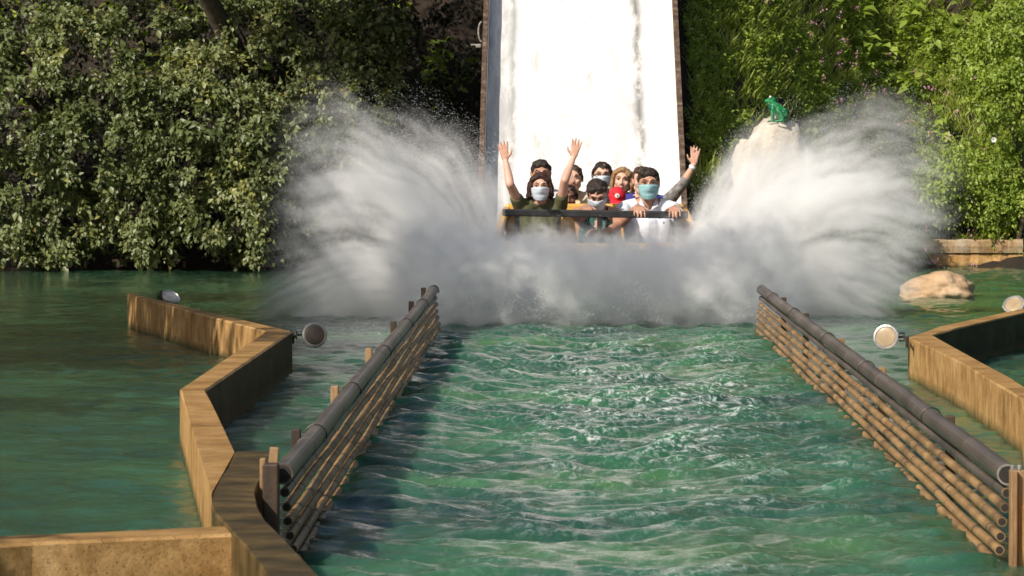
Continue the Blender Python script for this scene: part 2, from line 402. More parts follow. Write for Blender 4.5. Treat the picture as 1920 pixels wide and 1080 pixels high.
fx = np.concatenate([np.arange(-4.2, -1.0, 0.035), np.arange(-1.0, 1.6, 0.018), np.arange(1.6, 4.9, 0.035)]); fy = np.concatenate([np.arange(9.0, 13, .03), np.arange(13, 24, 0.022), np.arange(24, 33, 0.035), np.arange(33, 46.5, 0.06)])
xs = np.concatenate([[-60, -30, -15, -9, -6.5, -5], fx, [5.6, 7, 10, 20, 60]]); ys = np.concatenate([[-40, 0, 4, 7], fy, [47, 48.5]])
X, Y = np.meshgrid(xs, ys); Hh, Fo = waves(X, Y)
msk = (X > -4.3) & (X < 5) & (Y > 8.9) & (Y < 46.6); Hh = np.where(msk, Hh, 0)
V = np.stack([X.ravel(), Y.ravel(), Hh.ravel()], 1)
wat = from_np('water', V, gridfaces(len(xs), len(ys)), M['water'], smooth=True, attrs={'foam_glint': Fo.ravel()})
tag(wat, kind='structure')

# ------------------------------------------------------------------ walls of the pool
def strip_wall(name, left_px, right_px, ztop, zbot, mat, label, sub=0.35, rside='concrete_algae_shade'):
    """a wall from its two traced top edges; real thickness, bevelled arris, slightly uneven"""
    def resample(pts, n):
        P = [at_z(px, py, ztop) for px, py in pts]
        d = [0]
        for a, b in zip(P, P[1:]): d.append(d[-1] + (b - a).length)
        out = []
        for k in range(n):
            t = d[-1] * k / (n - 1); j = max(i for i in range(len(d)) if d[i] <= t + 1e-9); j = min(j, len(P) - 2)
            f = (t - d[j]) / max(1e-9, d[j + 1] - d[j]); out.append(P[j].lerp(P[j + 1], f))
        return out
    if len(left_px) != len(right_px):
        raise ValueError(name)
    # sample each matching span with the same count so corners stay sharp
    Lp, Rp = [], []
    for i in range(len(left_px) - 1):
        a0, a1 = at_z(*left_px[i], ztop), at_z(*left_px[i + 1], ztop); b0, b1 = at_z(*right_px[i], ztop), at_z(*right_px[i + 1], ztop)
        n = max(1, int(max((a1 - a0).length, (b1 - b0).length) / sub))
        for k in range(n):
            Lp.append(a0.lerp(a1, k / n)); Rp.append(b0.lerp(b1, k / n))
    Lp.append(at_z(*left_px[-1], ztop)); Rp.append(at_z(*right_px[-1], ztop))
    bm = bmesh.new(); b = 0.009
    rings = []
    for i, (l, r) in enumerate(zip(Lp, Rp)):
        d = (r - l).normalized(); jz = 0.0
        j1 = 0.0; j2 = 0.0
        pts = [Vector((l.x, l.y, zbot)), Vector((l.x, l.y, 0.12)) + d * j1, Vector((l.x, l.y, ztop - b)) + d * j2, l + d * b + Vector((0, 0, jz)),
               r - d * b + Vector((0, 0, jz)), Vector((r.x, r.y, ztop - b)) - d * j1, Vector((r.x, r.y, 0.12)) - d * j2, Vector((r.x, r.y, zbot))]
        rings.append([bm.verts.new(p) for p in pts])
    for a, c in zip(rings, rings[1:]):
        for k in range(7):
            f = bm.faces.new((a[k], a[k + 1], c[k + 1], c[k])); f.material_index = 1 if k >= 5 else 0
    bm.faces.new(rings[0]); bm.faces.new(rings[-1])
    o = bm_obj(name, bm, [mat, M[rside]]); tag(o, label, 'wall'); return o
ZT = 0.235
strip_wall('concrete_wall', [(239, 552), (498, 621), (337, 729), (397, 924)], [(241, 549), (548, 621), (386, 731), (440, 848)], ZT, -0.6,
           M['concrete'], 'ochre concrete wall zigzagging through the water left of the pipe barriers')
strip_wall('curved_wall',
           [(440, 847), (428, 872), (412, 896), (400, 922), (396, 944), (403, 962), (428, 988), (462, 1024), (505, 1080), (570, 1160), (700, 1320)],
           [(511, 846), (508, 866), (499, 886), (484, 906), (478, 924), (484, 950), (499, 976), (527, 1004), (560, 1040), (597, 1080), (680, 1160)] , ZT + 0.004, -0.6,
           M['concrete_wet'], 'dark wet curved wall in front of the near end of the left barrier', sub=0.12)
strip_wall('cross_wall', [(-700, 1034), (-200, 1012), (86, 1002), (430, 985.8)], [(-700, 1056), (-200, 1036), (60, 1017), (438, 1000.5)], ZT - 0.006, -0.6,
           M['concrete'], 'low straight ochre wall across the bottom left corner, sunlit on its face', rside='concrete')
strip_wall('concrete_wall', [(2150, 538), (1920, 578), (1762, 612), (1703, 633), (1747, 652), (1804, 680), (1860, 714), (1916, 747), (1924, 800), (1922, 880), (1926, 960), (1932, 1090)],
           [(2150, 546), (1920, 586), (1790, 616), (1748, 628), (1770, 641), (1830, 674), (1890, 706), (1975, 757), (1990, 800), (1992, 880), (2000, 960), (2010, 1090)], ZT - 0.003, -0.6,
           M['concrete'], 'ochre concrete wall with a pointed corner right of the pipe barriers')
bm = bmesh.new(); p = at_z(1915, 1040, 0.03)
box(bm, (1.53, 13.6, -0.18), (0.13, 0.55, 0.75), bev=0.012)
o = bm_obj('concrete_pier', bm, M['concrete']); tag(o, 'squat ochre concrete pier at the near end of the right barrier', 'pier')

# far bank retaining wall at right, with a render cap course
bw = empty('bank_wall', at_z(1800, 500, 0).to_tuple())
def wpart(name, bm, mat, root, **k):
    o = bm_obj(name, bm, mat, root, **k); o.matrix_parent_inverse = Matrix.Translation(-Vector(root.location)); return o
bm = bmesh.new(); p0 = at_z(1690, 500, 0); p1 = at_z(1912, 500, 0)
n = 16
for (z0, z1, th, mat, nm) in ((-0.6, 0.15, 0.22, M['concrete'], 'wall_base'), (0.152, 0.29, 0.25, M['bankstone'], 'cap_course')):
    bm = bmesh.new(); rings = []
    for i in range(n + 1):
        x = p0.x + (p1.x - p0.x) * i / n; jy = 0.012 * math.sin(i * 2.3); jz = 0.006 * math.sin(i * 1.7)
        y = 45.3 - (0.02 if z0 > 0 else 0) + jy
        rings.append([bm.verts.new(q) for q in ((x, y, z0), (x, y - 0.01, (z0 + z1) / 2), (x, y + .004, z1 - 0.012 + jz), (x, y + 0.016, z1 + jz), (x, y + th, z1 + jz), (x, y + th, z0))])
    for a, c in zip(rings, rings[1:]):
        for k in range(6): bm.faces.new((a[k], a[(k + 1) % 6], c[(k + 1) % 6], c[k]))
    bm.faces.new(rings[0]); bm.faces.new(rings[-1])
    wpart(nm, bm, mat, bw)
tag(bw, 'short stained retaining wall at the foot of the right hillside', 'wall')

# ------------------------------------------------------------------ boulders
def rock(name, c, s, seed, label, mat, sub=5):
    bm = bmesh.new(); bmesh.ops.create_icosphere(bm, subdivisions=sub, radius=1)
    for v in bm.verts:
        q = v.co.copy(); off = Vector((seed * 7.1, seed * 3.3, 0))
        k = 1 + 0.22 * mnoise.noise(q * 1.1 + off) + 0.10 * mnoise.noise(q * 2.6 + off) + 0.05 * mnoise.noise(q * 6 + off) + 0.018 * mnoise.noise(q * 17 + off)
        v.co = Vector((q.x * s[0] * k, q.y * s[1] * k, max(q.z, -0.5) * s[2] * k))
    o = bm_obj(name, bm, mat, smooth=True, loc=c); tag(o, label, 'boulder'); return o
p = at_z(1765, 560, 0)
rock('boulder', (p.x, p.y + 0.30, 0.03), (0.33, 0.30, 0.19), 1.7, 'rounded tan boulder standing in the water at right', M['boulder'])

# ------------------------------------------------------------------ pipe barriers
XL, XR, BY0, BY1 = -0.876, 1.425, 13.8, 30.6
def barrier(x0, side, label, posts):
    root = empty('pipe_barrier', (x0, BY0, 0)); tag(root, label, 'barrier', 'pipe barriers along the splash channel')
    inw = -side   # towards the channel
    def P(name, bm, mats, parent=root, smooth=False):
        return bm_obj(name, bm, mats, parent, smooth=smooth)
    L = BY1 - BY0
    def pipe(name, dx, z, r, mats, seg, strap_gap, off, wob):
        bm = bmesh.new(); N = int(L / 0.4)
        pts = [Vector((dx + wob * math.sin(i * 0.9 + z * 40), L * i / N, z + wob * math.sin(i * 0.63 + z * 70 + dx))) for i in range(N + 1)]
        tube(bm, pts, r, seg, cap=False)
        # rolled pale lip and a dark disc painted as the bore's shade at the near end
        a = pts[0]
        Mx = Matrix.Translation(a) @ Matrix.Rotation(R(90), 4, 'X')
        lathe(bm, [(r * 0.80, 0.002), (r * 0.84, 0.004), (r * 1.0, 0.004), (r * 1.01, -0.004), (r * 0.99, -0.008)], seg, Mx, mi=1)
        lathe(bm, [(r * 0.82, 0.0045), (r * 0.7, 0.0048)], seg, Mx, mi=2)
        lathe(bm, [(r * 1.0, -L - .001), (r * .9, -L - .004)], seg, Mx, mi=2)
        y = off
        while y < L - 0.1:
            i = min(int(y / L * N), N - 1); f = y / L * N - i; c = pts[i].lerp(pts[i + 1], f)
            Ms = Matrix.Translation(c) @ Matrix.Rotation(R(-90), 4, 'X')
            lathe(bm, [(r * 0.95, -0.012), (r * 1.05, -0.011), (r * 1.05, 0.011), (r * 0.95, 0.012)], seg, Ms, mi=3)
            y += strap_gap
        return P(name, bm, mats, smooth=False)
    t = pipe('top_pipe', 0, 0.280, 0.0335, [M['toppipe'], M['plasticend'] if side > 0 else M['toppipe'], M['bore_shade'], M['toppipe']], 18, 2.05, 1.2, 0.0015)
    for j, z in enumerate((0.222, 0.176, 0.130, 0.085, 0.040, -0.004)):
        mat = M['toppipe'] if j == 0 else M['tanpipe']
        pipe('pipe', inw * (0.004 + 0.006 * j), z, 0.0155 if j else 0.0165, [mat, M['tanpipe'], M['bore_shade'], M['strap']], 12, 0.62 if side < 0 else 1.5, 0.3 + 0.21 * ((j * 2) % 3), 0.0022)
    for i, yy in enumerate(posts):
        bm = bmesh.new()
        box(bm, (side * 0.068, yy - BY0, -0.18), (0.034, 0.045, 0.97 + (0.0 if side < 0 else -0.03)), bev=0.005)
        P('post', bm, M['woodtan'] if i > 0 and yy < 24 else M['wood'])
        bm = bmesh.new()   # steel clip holding the top pipe to the post
        tube(bm, [(0.0395 * math.cos(a), yy - BY0 + 0.05, 0.278 + 0.0395 * math.sin(a)) for a in [R(q) for q in range(-20, 201, 20)]], 0.003, 6)
        P('clip', bm, M['darkmetal'])
    return root
lb = barrier(XL, -1, 'left pipe barrier with brown pipes beside the curved wall', [15.6, 18.3, 21.6, 24.8, 27.8, 30.3])
rb = barrier(XR, 1, 'right pipe barrier ending at the squat concrete pier', [16.6, 20.1, 23.0, 26.3, 28.9])
# near end boards
bm = bmesh.new()
box(bm, (-0.035, -0.06, -0.17), (0.05, 0.075, 0.98), bev=0.006)
bm_obj('end_board', bm, M['wood'], lb)
bm = bmesh.new()
box(bm, (-0.045, 0.10, 0.25), (0.03, 0.02, 0.22), Matrix.Rotation(R(6), 3, 'Y'), bev=0.004)
box(bm, (-0.075, 0.16, 0.22), (0.02, 0.04, 0.20), bev=0.004)
bm_obj('broken_board', bm, M['woodtan'], lb)['label'] = 'splintered pale board tip above the pipe end'
bm = bmesh.new()
box(bm, (0.012, -0.05, -0.10), (0.022, 0.06, 0.80), bev=0.004); box(bm, (0.045, -0.04, -0.06), (0.04, 0.03, 0.72), bev=0.004)
bm_obj('end_board', bm, M['woodtan'], rb)
bm = bmesh.new()
for q in (-0.01, 0.012, 0.034): lathe(bm, [(0.007, 0), (0.008, 0.012), (0.004, 0.016)], 8, Matrix.Translation((q + .02, -0.05, 0.30)))
bm_obj('bolt', bm, M['chrome'], rb)

# ------------------------------------------------------------------ floodlights
def floodlight(px, py, y, rad, yaw, pitch, attach, glass, label):
    c = at_y(px, py, y)
    root = empty('floodlight', c); tag(root, label, 'floodlight', 'round floodlights on the pool walls')
    face = Matrix.Rotation(yaw, 4, 'Z') @ Matrix.Rotation(R(90) + pitch, 4, 'X')   # local +z -> towards -y
    bm = bmesh.new()
    lathe(bm, [(rad * .30, -rad * .95), (rad * .55, -rad * .85), (rad * .86, -rad * .35), (rad * .93, -rad * .1), (rad * .93, -0.001)], 28, face)
    bm_obj('housing', bm, M['darkmetal'] if glass != 'back' else M['lensgrey'], root, smooth=True)
    bm = bmesh.new()
    lathe(bm, [(rad * .95, -rad * .12), (rad * 1.0, -rad * .10), (rad * 1.02, 0.0), (rad * .98, rad * .07), (rad * .86, rad * .09), (rad * .80, rad * .03)], 32, face)
    for k in range(6):
        a = k * math.pi / 3 + .3
        box(bm, (face @ Vector((rad * 0.98 * math.cos(a), rad * .98 * math.sin(a), 0)))[:], (rad * .12, rad * .12, rad * .12), face.to_3x3(), bev=rad * .02)
    bm_obj('rim', bm, M['chrome'], root)
    bm = bmesh.new()
    lathe(bm, [(rad * .82, rad * .02), (rad * .7, rad * .05), (rad * .4, rad * .075), (rad * .05, rad * .085)], 28, face)
    bm_obj('glass', bm, {'lit': M['lens'], 'dull': M['lensdull'], 'back': M['lensgrey']}[glass], root, smooth=True)
    a = Vector(attach) - c
    bm = bmesh.new()
    back = (face @ Vector((0, 0, -rad * .55)))
    sgn = 1 if a.x > 0 else -1
    side = Vector((sgn * rad * 1.08, 0, 0))
    tube(bm, [side + Vector((0, rad * .1, rad * .3)), side * 1.35 + Vector((0, rad * .2, rad * .32)), side * 1.38 + Vector((0, rad * .2, -rad * .3)), side + Vector((0, rad * .1, -rad * .3))], rad * .075, 8)
    tube(bm, [side * 1.36, a * 0.98], rad * .10, 8)
    tube(bm, [back, back + Vector((sgn * rad * .7, rad * .3, 0)), side * 1.3 + Vector((0, rad * .3, 0))], rad * .08, 8)
    box(bm, a, (rad * .25, rad * .5, rad * .9), bev=rad * .04)
    bm_obj('bracket', bm, M['darkmetal'], root)
    return root
floodlight(590, 628, 25.1, 0.072, R(12), R(-6), at_y(549, 634, 25.2), 'dull', 'floodlight with brown dull glass on the left zigzag wall corner, before the spray')
floodlight(1661, 632, 24.2, 0.070, R(-14), R(-8), at_y(1701, 641, 24.0), 'lit', 'floodlight with tan glass and pale ring at the pointed right wall corner')
floodlight(321, 556, 31.2, 0.068, R(38), R(-50), at_y(302, 552, 31.0) , 'back', 'grey floodlight tipped over behind the far end of the left wall')
floodlight(1901, 571, 28.9, 0.075, R(-25), R(-42), at_y(1925, 582, 28.6), 'lit', 'tilted cream floodlight above the right wall, at the right edge')

# ------------------------------------------------------------------ slide
sl = empty('water_slide', (SX, S_Y0, 0)); tag(sl, 'steep white chute with rusty edges behind the boat', 'water slide')
ang = math.atan(S_K); Ls = 21.5; RX = Matrix.Rotation(ang, 4, 'X')
def slp(name, bm, mat, smooth=False):
    for v in bm.verts: v.co = RX @ v.co
    return bm_obj(name, bm, mat, sl, smooth)
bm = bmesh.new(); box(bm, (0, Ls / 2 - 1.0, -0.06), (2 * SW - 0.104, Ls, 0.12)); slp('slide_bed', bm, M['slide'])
for s in (-1, 1):
    bm = bmesh.new(); n = 60; rings = []
    for i in range(n + 1):
        yy = -1.0 + Ls * i / n; j = 0.006 * math.sin(i * 2.1 + s); x0 = s * (SW - 0.05); x1 = s * SW
        rings.append([bm.verts.new(q) for q in ((x0, yy, -0.14), (x0, yy, 0.19 + j), (x0 + s * .008, yy, 0.20 + j), (x1, yy, 0.20 + j), (x1 + s * j, yy, -0.14))])
    for a, c in zip(rings, rings[1:]):
        for k in range(5):
            f = bm.faces.new((a[k], a[(k + 1) % 5], c[(k + 1) % 5], c[k])); f.material_index = 1 if k == 0 else 0
    bm.faces.new(rings[0]); bm.faces.new(rings[-1])
    for v in bm.verts: v.co = RX @ v.co
    bm_obj('side_wall', bm, [M['rust'], M['slide']], sl)
for yy in (39.5, 42.5, 45.5, 48.5, 51.5):
    for s in (-1, 1):
        bm = bmesh.new(); zt = slide_z(yy) - 0.20
        box(bm, (s * 0.7, yy - S_Y0, zt / 2 - 0.4), (0.1, 0.1, zt + 0.8)); bm_obj('support_post', bm, M['rust'], sl)
# lamp and cable hung on the left edge
cl = empty('wall_lamp', at_y(897, 86, 40.2)); tag(cl, 'small pale lamp with a cable loop hooked on the slide edge', 'lamp')
bm = bmesh.new(); tube(bm, [(0.03 + 0.03 * math.cos(a) * -1, 0, 0.13 + 0.09 * math.sin(a)) for a in [R(q) for q in range(-90, 91, 15)]], 0.008, 6); bm_obj('cable', bm, M['plasticend'], cl)
bm = bmesh.new(); box(bm, (0.0, 0, 0), (0.05, 0.06, 0.035), bev=.006); box(bm, (-0.045, 0, 0.01), (0.05, 0.03, 0.015), bev=.003); bm_obj('lamp_body', bm, M['plasticend'], cl)

r8 = random.Random(3)
SHADE = [(-4.8 + u, 26.6 + v, 6.1 + q, .85, .9, .6) for u, v, q in ((.3, -.5, 0), (1.1, -.2, .1), (-.6, -.9, .1), (.5, -1.3, -.1), (1.4, -1.0, .1), (-.3, .1, .2), (.9, .4, .0), (-1.1, -.2, 0))]
GAPSHADE = [(-3.3 + u, 41.8 + v, 4.5 + q, .7, .6, .45) for u, v, q in ((0, 0, 0), (.8, .5, 0), (-.8, -.2, .2), (.4, .9, .3), (1.3, 1.2, .4), (-.4, .8, .9), (.6, .3, 1.0), (1.5, 1.6, 1.2))]
SHADE_B = [(r8.uniform(-8.2, -4.5 if y < 31 else -5.8), y + r8.uniform(-.4, .4), r8.uniform(3.6, 4.8), .75, .8, .5) for y in (18.4, 19.4, 20.5, 21.5, 22.6, 23.6, 24.6, 25.6, 26.7, 27.8, 29, 30, 31.2, 32.3) for _ in (0, 1)] + [(-6.4, 24.6, 4.1, .9, .8, .4), (-5.6, 26.4, 4.1, .8, .8, .4), (-6.9, 23.2, 4.0, .8, .7, .4)]
SHADE2 = [(-3.30 + u, 10.15 + v, 2.2 + q, .34, .36, .30) for u, v, q in ((-.38, 0, 0), (-.60, .25, .1), (-.62, -.2, -.1), (-.9, -.1, -.1), (-.9, .3, .2), (-1.3, .2, .1), (-.5, .1, -.25), (-1.1, -.3, 0), (-.8, 0, .3))]  # unseen crown, added only to shade the left end of the low wall
DENS = 8.0
# ------------------------------------------------------------------ boat
BX, BYC = 0.285, 35.2
boat = empty('splash_boat', (BX, BYC, 0)); tag(boat, 'yellow open boat full of riders coming out of the spray', 'boat')
def loft(bm, secs, close=True, mi=0, caps=True):
    rings = [[bm.verts.new(p) for p in s] for s in secs]; n = len(rings[0])
    for a, c in zip(rings, rings[1:]):
        for k in range(n if close else n - 1):
            f = bm.faces.new((a[k], a[(k + 1) % n], c[(k + 1) % n], c[k])); f.material_index = mi
    if caps and close: bm.faces.new(rings[0]); bm.faces.new(rings[-1])
# lower hull
bm = bmesh.new(); secs = []
for y, hw, zb in ((-1.66, .52, .12), (-1.60, .66, .0), (-1.45, .74, -.1), (-1.1, .79, -.16), (0, .80, -.18), (1.4, .80, -.16), (1.62, .76, -.08)):
    zt = .43 + max(0, y + .6) * .05
    secs.append([(-hw, y, zt), (-hw * .96, y, zb + .14), (-hw * .84, y, zb), (hw * .84, y, zb), (hw * .96, y, zb + .14), (hw, y, zt)])
loft(bm, secs); bm_obj('hull', bm, M['hull'], boat)
# yellow bow panel
bm = bmesh.new(); secs = []
for k in range(13):
    x = -0.80 + 1.60 * k / 12; y = -1.64 + .16 * (x / .8) ** 4; zt = .535 + .02 * (x / .8) ** 4
    secs.append([(x, y - .03, .40), (x, y - .045, .47), (x, y - .02, zt - .012), (x, y - .005, zt), (x, y + .035, zt), (x, y + .05, .40)])
loft(bm, secs); bm_obj('bow_panel', bm, M['yellow'], boat)
for s in (-1, 1):
    bm = bmesh.new(); secs = []
    for y, zt in ((-1.52, .58), (-1.3, .66), (-1.0, .76), (-.62, .80), (0, .76), (.8, .77), (1.55, .78)):
        h = zt - .44
        secs.append([(s * .845, y, .44), (s * .85, y, .50), (s * (.85 - h * .32), y, zt - .015), (s * (.84 - h * .32), y, zt), (s * (.80 - h * .32), y, zt), (s * (.79 - h * .32), y, zt - .015), (s * .77, y, .44)])
    loft(bm, secs); bm_obj('side_panel', bm, M['yellow'], boat)
    bm = bmesh.new(); tube(bm, [(s * .86, -1.5, .44), (s * .868, -.6, .46), (s * .868, 1.6, .50)], .022, 8); bm_obj('rubbing_strip', bm, M['black'], boat)
M['seat'] = mottled('brown_bench', (.10, .07, .05), (.16, .12, .08), 6, .5, .1)
for i, (yb, zt) in enumerate(((-.56, .825), (.24, .74), (1.04, .76))):
    bm = bmesh.new(); box(bm, (0, yb, (zt + .2) / 2), (1.42, .07, zt - .2), Matrix.Rotation(R(-6), 3, 'X'), bev=.02); bm_obj('seat_back', bm, M['yellow'], boat)
    bm = bmesh.new(); box(bm, (0, yb - .26, .17 + .05 * i), (1.40, .44, .07), bev=.015); bm_obj('bench', bm, M['seat'], boat)
# padded bar across the bow, tipped a little to the right
bm = bmesh.new(); Rb = Matrix.Rotation(R(.75), 3, 'Y')
box(bm, (-.005, -1.58, .762), (1.435, .06, .056), Rb, bev=.010); bar = bm_obj('grab_bar', bm, M['black'], boat)
for x in (-.61, .03, .62):
    bm = bmesh.new(); box(bm, (x, -1.58, .59 - x * .012), (.04, .04, .30), bev=.006); bm_obj('bar_post', bm, M['black'], boat)
# slatted guide racks beside the hull
for (px, s) in ((912, -1), (1310, 1)):
    rk = empty('guide_rack', at_y(px, 455, 36.0)); tag(rk, 'small slatted metal rack beside the boat', 'rack', 'slatted racks beside the boat')
    for k in range(6):
        bm = bmesh.new(); box(bm, (s * (.015 * k - .03), -.02 * k, .17 - .034 * k), (.11 + .008 * k, .05, .012), bev=.003); bm_obj('slat', bm, M['lensgrey'], rk)
    bm = bmesh.new(); tube(bm, [(0, -.03, -.45), (s * -.01, -.03, .17), (s * .03, -.02, .215), (s * .06, -.03, .17), (s * .05, -.03, -.1)], .010, 8); bm_obj('rack_frame', bm, M['darkmetal'], rk)
bpy.data.objects['guide_rack']['label'] = 'small slatted metal rack left of the boat by the left plume'
bpy.data.objects['guide_rack.001']['label'] = 'small slatted metal rack right of the boat by the right plume'

# ------------------------------------------------------------------ riders
def skin(name, a, b):
    m = MT(name); n = m.noise(m.coord('Object'), 9, 3, .5)
    m.l(m.ramp(n, [(.35, a), (.65, b)]), m.b.inputs['Base Color']); m.b.inputs['Roughness'].default_value = .5
    m.b.inputs['Subsurface Weight'].default_value = .12; m.b.inputs['Subsurface Radius'].default_value = (.02, .008, .004)
    return m.m
M['skin_fair'] = skin('fair_skin', (.58, .33, .24), (.66, .41, .31))
M['skin_mid'] = skin('tanned_skin', (.40, .21, .14), (.48, .27, .185))
M['skin_dark'] = skin('brown_skin', (.15, .07, .042), (.20, .10, .06))
def hairm(name, a, b): return mottled(name, a, b, 40, .68, .8, 90, .005, stretch=(3, 3, .3), fine=60)
M['hair_red'] = hairm('auburn_hair', (.022, .009, .006), (.07, .026, .016))
M['hair_dark'] = hairm('dark_brown_hair', (.010, .006, .004), (.035, .020, .014))
M['hair_brown'] = hairm('brown_hair', (.035, .018, .010), (.09, .05, .028))
M['hair_blonde'] = hairm('sandy_blonde_hair', (.20, .10, .045), (.42, .26, .13))
def cloth(name, a, b=None, sc=8, wr=.35): return mottled(name, a, b or tuple(min(1, c * 1.25) for c in a), sc, .85, wr, 16, .012, fine=200)
M['c_olive'] = cloth('olive_green_cotton', (.085, .088, .040))
M['c_white'] = cloth('white_shirt_cotton', (.66, .68, .76), (.76, .78, .86))
M['c_tank'] = mottled('dark_top_with_teal_print', (.022, .016, .020), (.03, .13, .115), 9, .85, .2, c3=(.34, .20, .19))
M['c_red'] = cloth('red_cotton', (.55, .012, .03)); M['c_pinkred'] = cloth('pinkish_red_cotton', (.80, .03, .07))
M['c_dark'] = cloth('dark_fabric', (.02, .016, .020)); M['c_pattern'] = mottled('grey_floral_fabric', (.06, .055, .06), (.24, .23, .22), 22, .85, .2, c3=(.42, .40, .38))
M['c_blue'] = cloth('blue_cotton', (.03, .035, .22)); M['c_cream'] = cloth('cream_cotton', (.60, .50, .33))
M['c_grey'] = cloth('grey_cotton', (.28, .27, .28)); M['denim'] = cloth('blue_denim', (.04, .055, .09))
M['m_teal'] = cloth('teal_surgical_mask', (.26, .48, .52), (.32, .56, .60), wr=.05); M['m_white'] = cloth('pale_surgical_mask', (.52, .58, .66), (.60, .66, .72), wr=.05)
M['m_blue'] = cloth('light_blue_mask', (.36, .55, .62), (.72, .78, .82), wr=.05)
M['eyewhite'] = mottled('eye_white', (.55, .52, .50), (.6, .58, .56), 20, .3, 0); M['lip'] = mottled('lip', (.34, .10, .09), (.40, .13, .11), 20, .5, 0)
M['teeth'] = mottled('teeth', (.70, .68, .62), (.74, .72, .66), 20, .4, 0)
def ell(bm, Mx, c, r, seg=18, rings=12):
    v = bmesh.ops.create_uvsphere(bm, u_segments=seg, v_segments=rings, radius=1)['verts']
    for q in v: q.co = Mx @ Vector((q.co.x * r[0] + c[0], q.co.y * r[1] + c[1], q.co.z * r[2] + c[2]))
def hand(bm, wrist, tipdir, normal, side, curl=.15, k=1.0, spread=.10, thumb=1):
    """palm and five fingers; side = unit-ish vector toward the thumb"""
    d = Vector(tipdir).normalized(); n = Vector(normal); n = (n - d * n.dot(d)).normalized(); s = n.cross(d).normalized()
    if s.dot(Vector(side)) < 0: s = -s
    w = Vector(wrist)
    rcone(bm, w, .023 * k, w + d * .03 * k, .027 * k, flat=.65, flat_axis=n)
    for j in (-1, 0, 1): rcone(bm, w + d * .02 * k + s * j * .015 * k, .017 * k, w + d * .078 * k + s * j * .022 * k, .0155 * k, flat=.85, flat_axis=n)
    for j, L in zip((-1.5, -.5, .5, 1.5), (.062, .078, .084, .074)):
        fd = (d + s * j * spread).normalized(); p = w + d * .083 * k + s * j * .0205 * k; L *= k
        a1 = curl; q1 = p + (fd * math.cos(a1) + n * math.sin(a1)) * L * .5
        a2 = curl * 2.1; q2 = q1 + (fd * math.cos(a2) + n * math.sin(a2)) * L * .32
        a3 = curl * 2.9; q3 = q2 + (fd * math.cos(a3) + n * math.sin(a3)) * L * .22
        rcone(bm, p, .0098 * k, q1, .0088 * k, 8, 2); rcone(bm, q1, .0088 * k, q2, .0080 * k, 8, 2); rcone(bm, q2, .0080 * k, q3, .0070 * k, 8, 2)
    t0 = w + d * .025 * k + s * .024 * k; t1 = t0 + (s * .72 + d * .62 + n * .2).normalized() * .042 * k; t2 = t1 + (s * .35 + d * .9 + n * .15).normalized() * .034 * k
    rcone(bm, t0, .014 * k, t1, .0105 * k, 8, 2); rcone(bm, t1, .0105 * k, t2, .0085 * k, 8, 2)
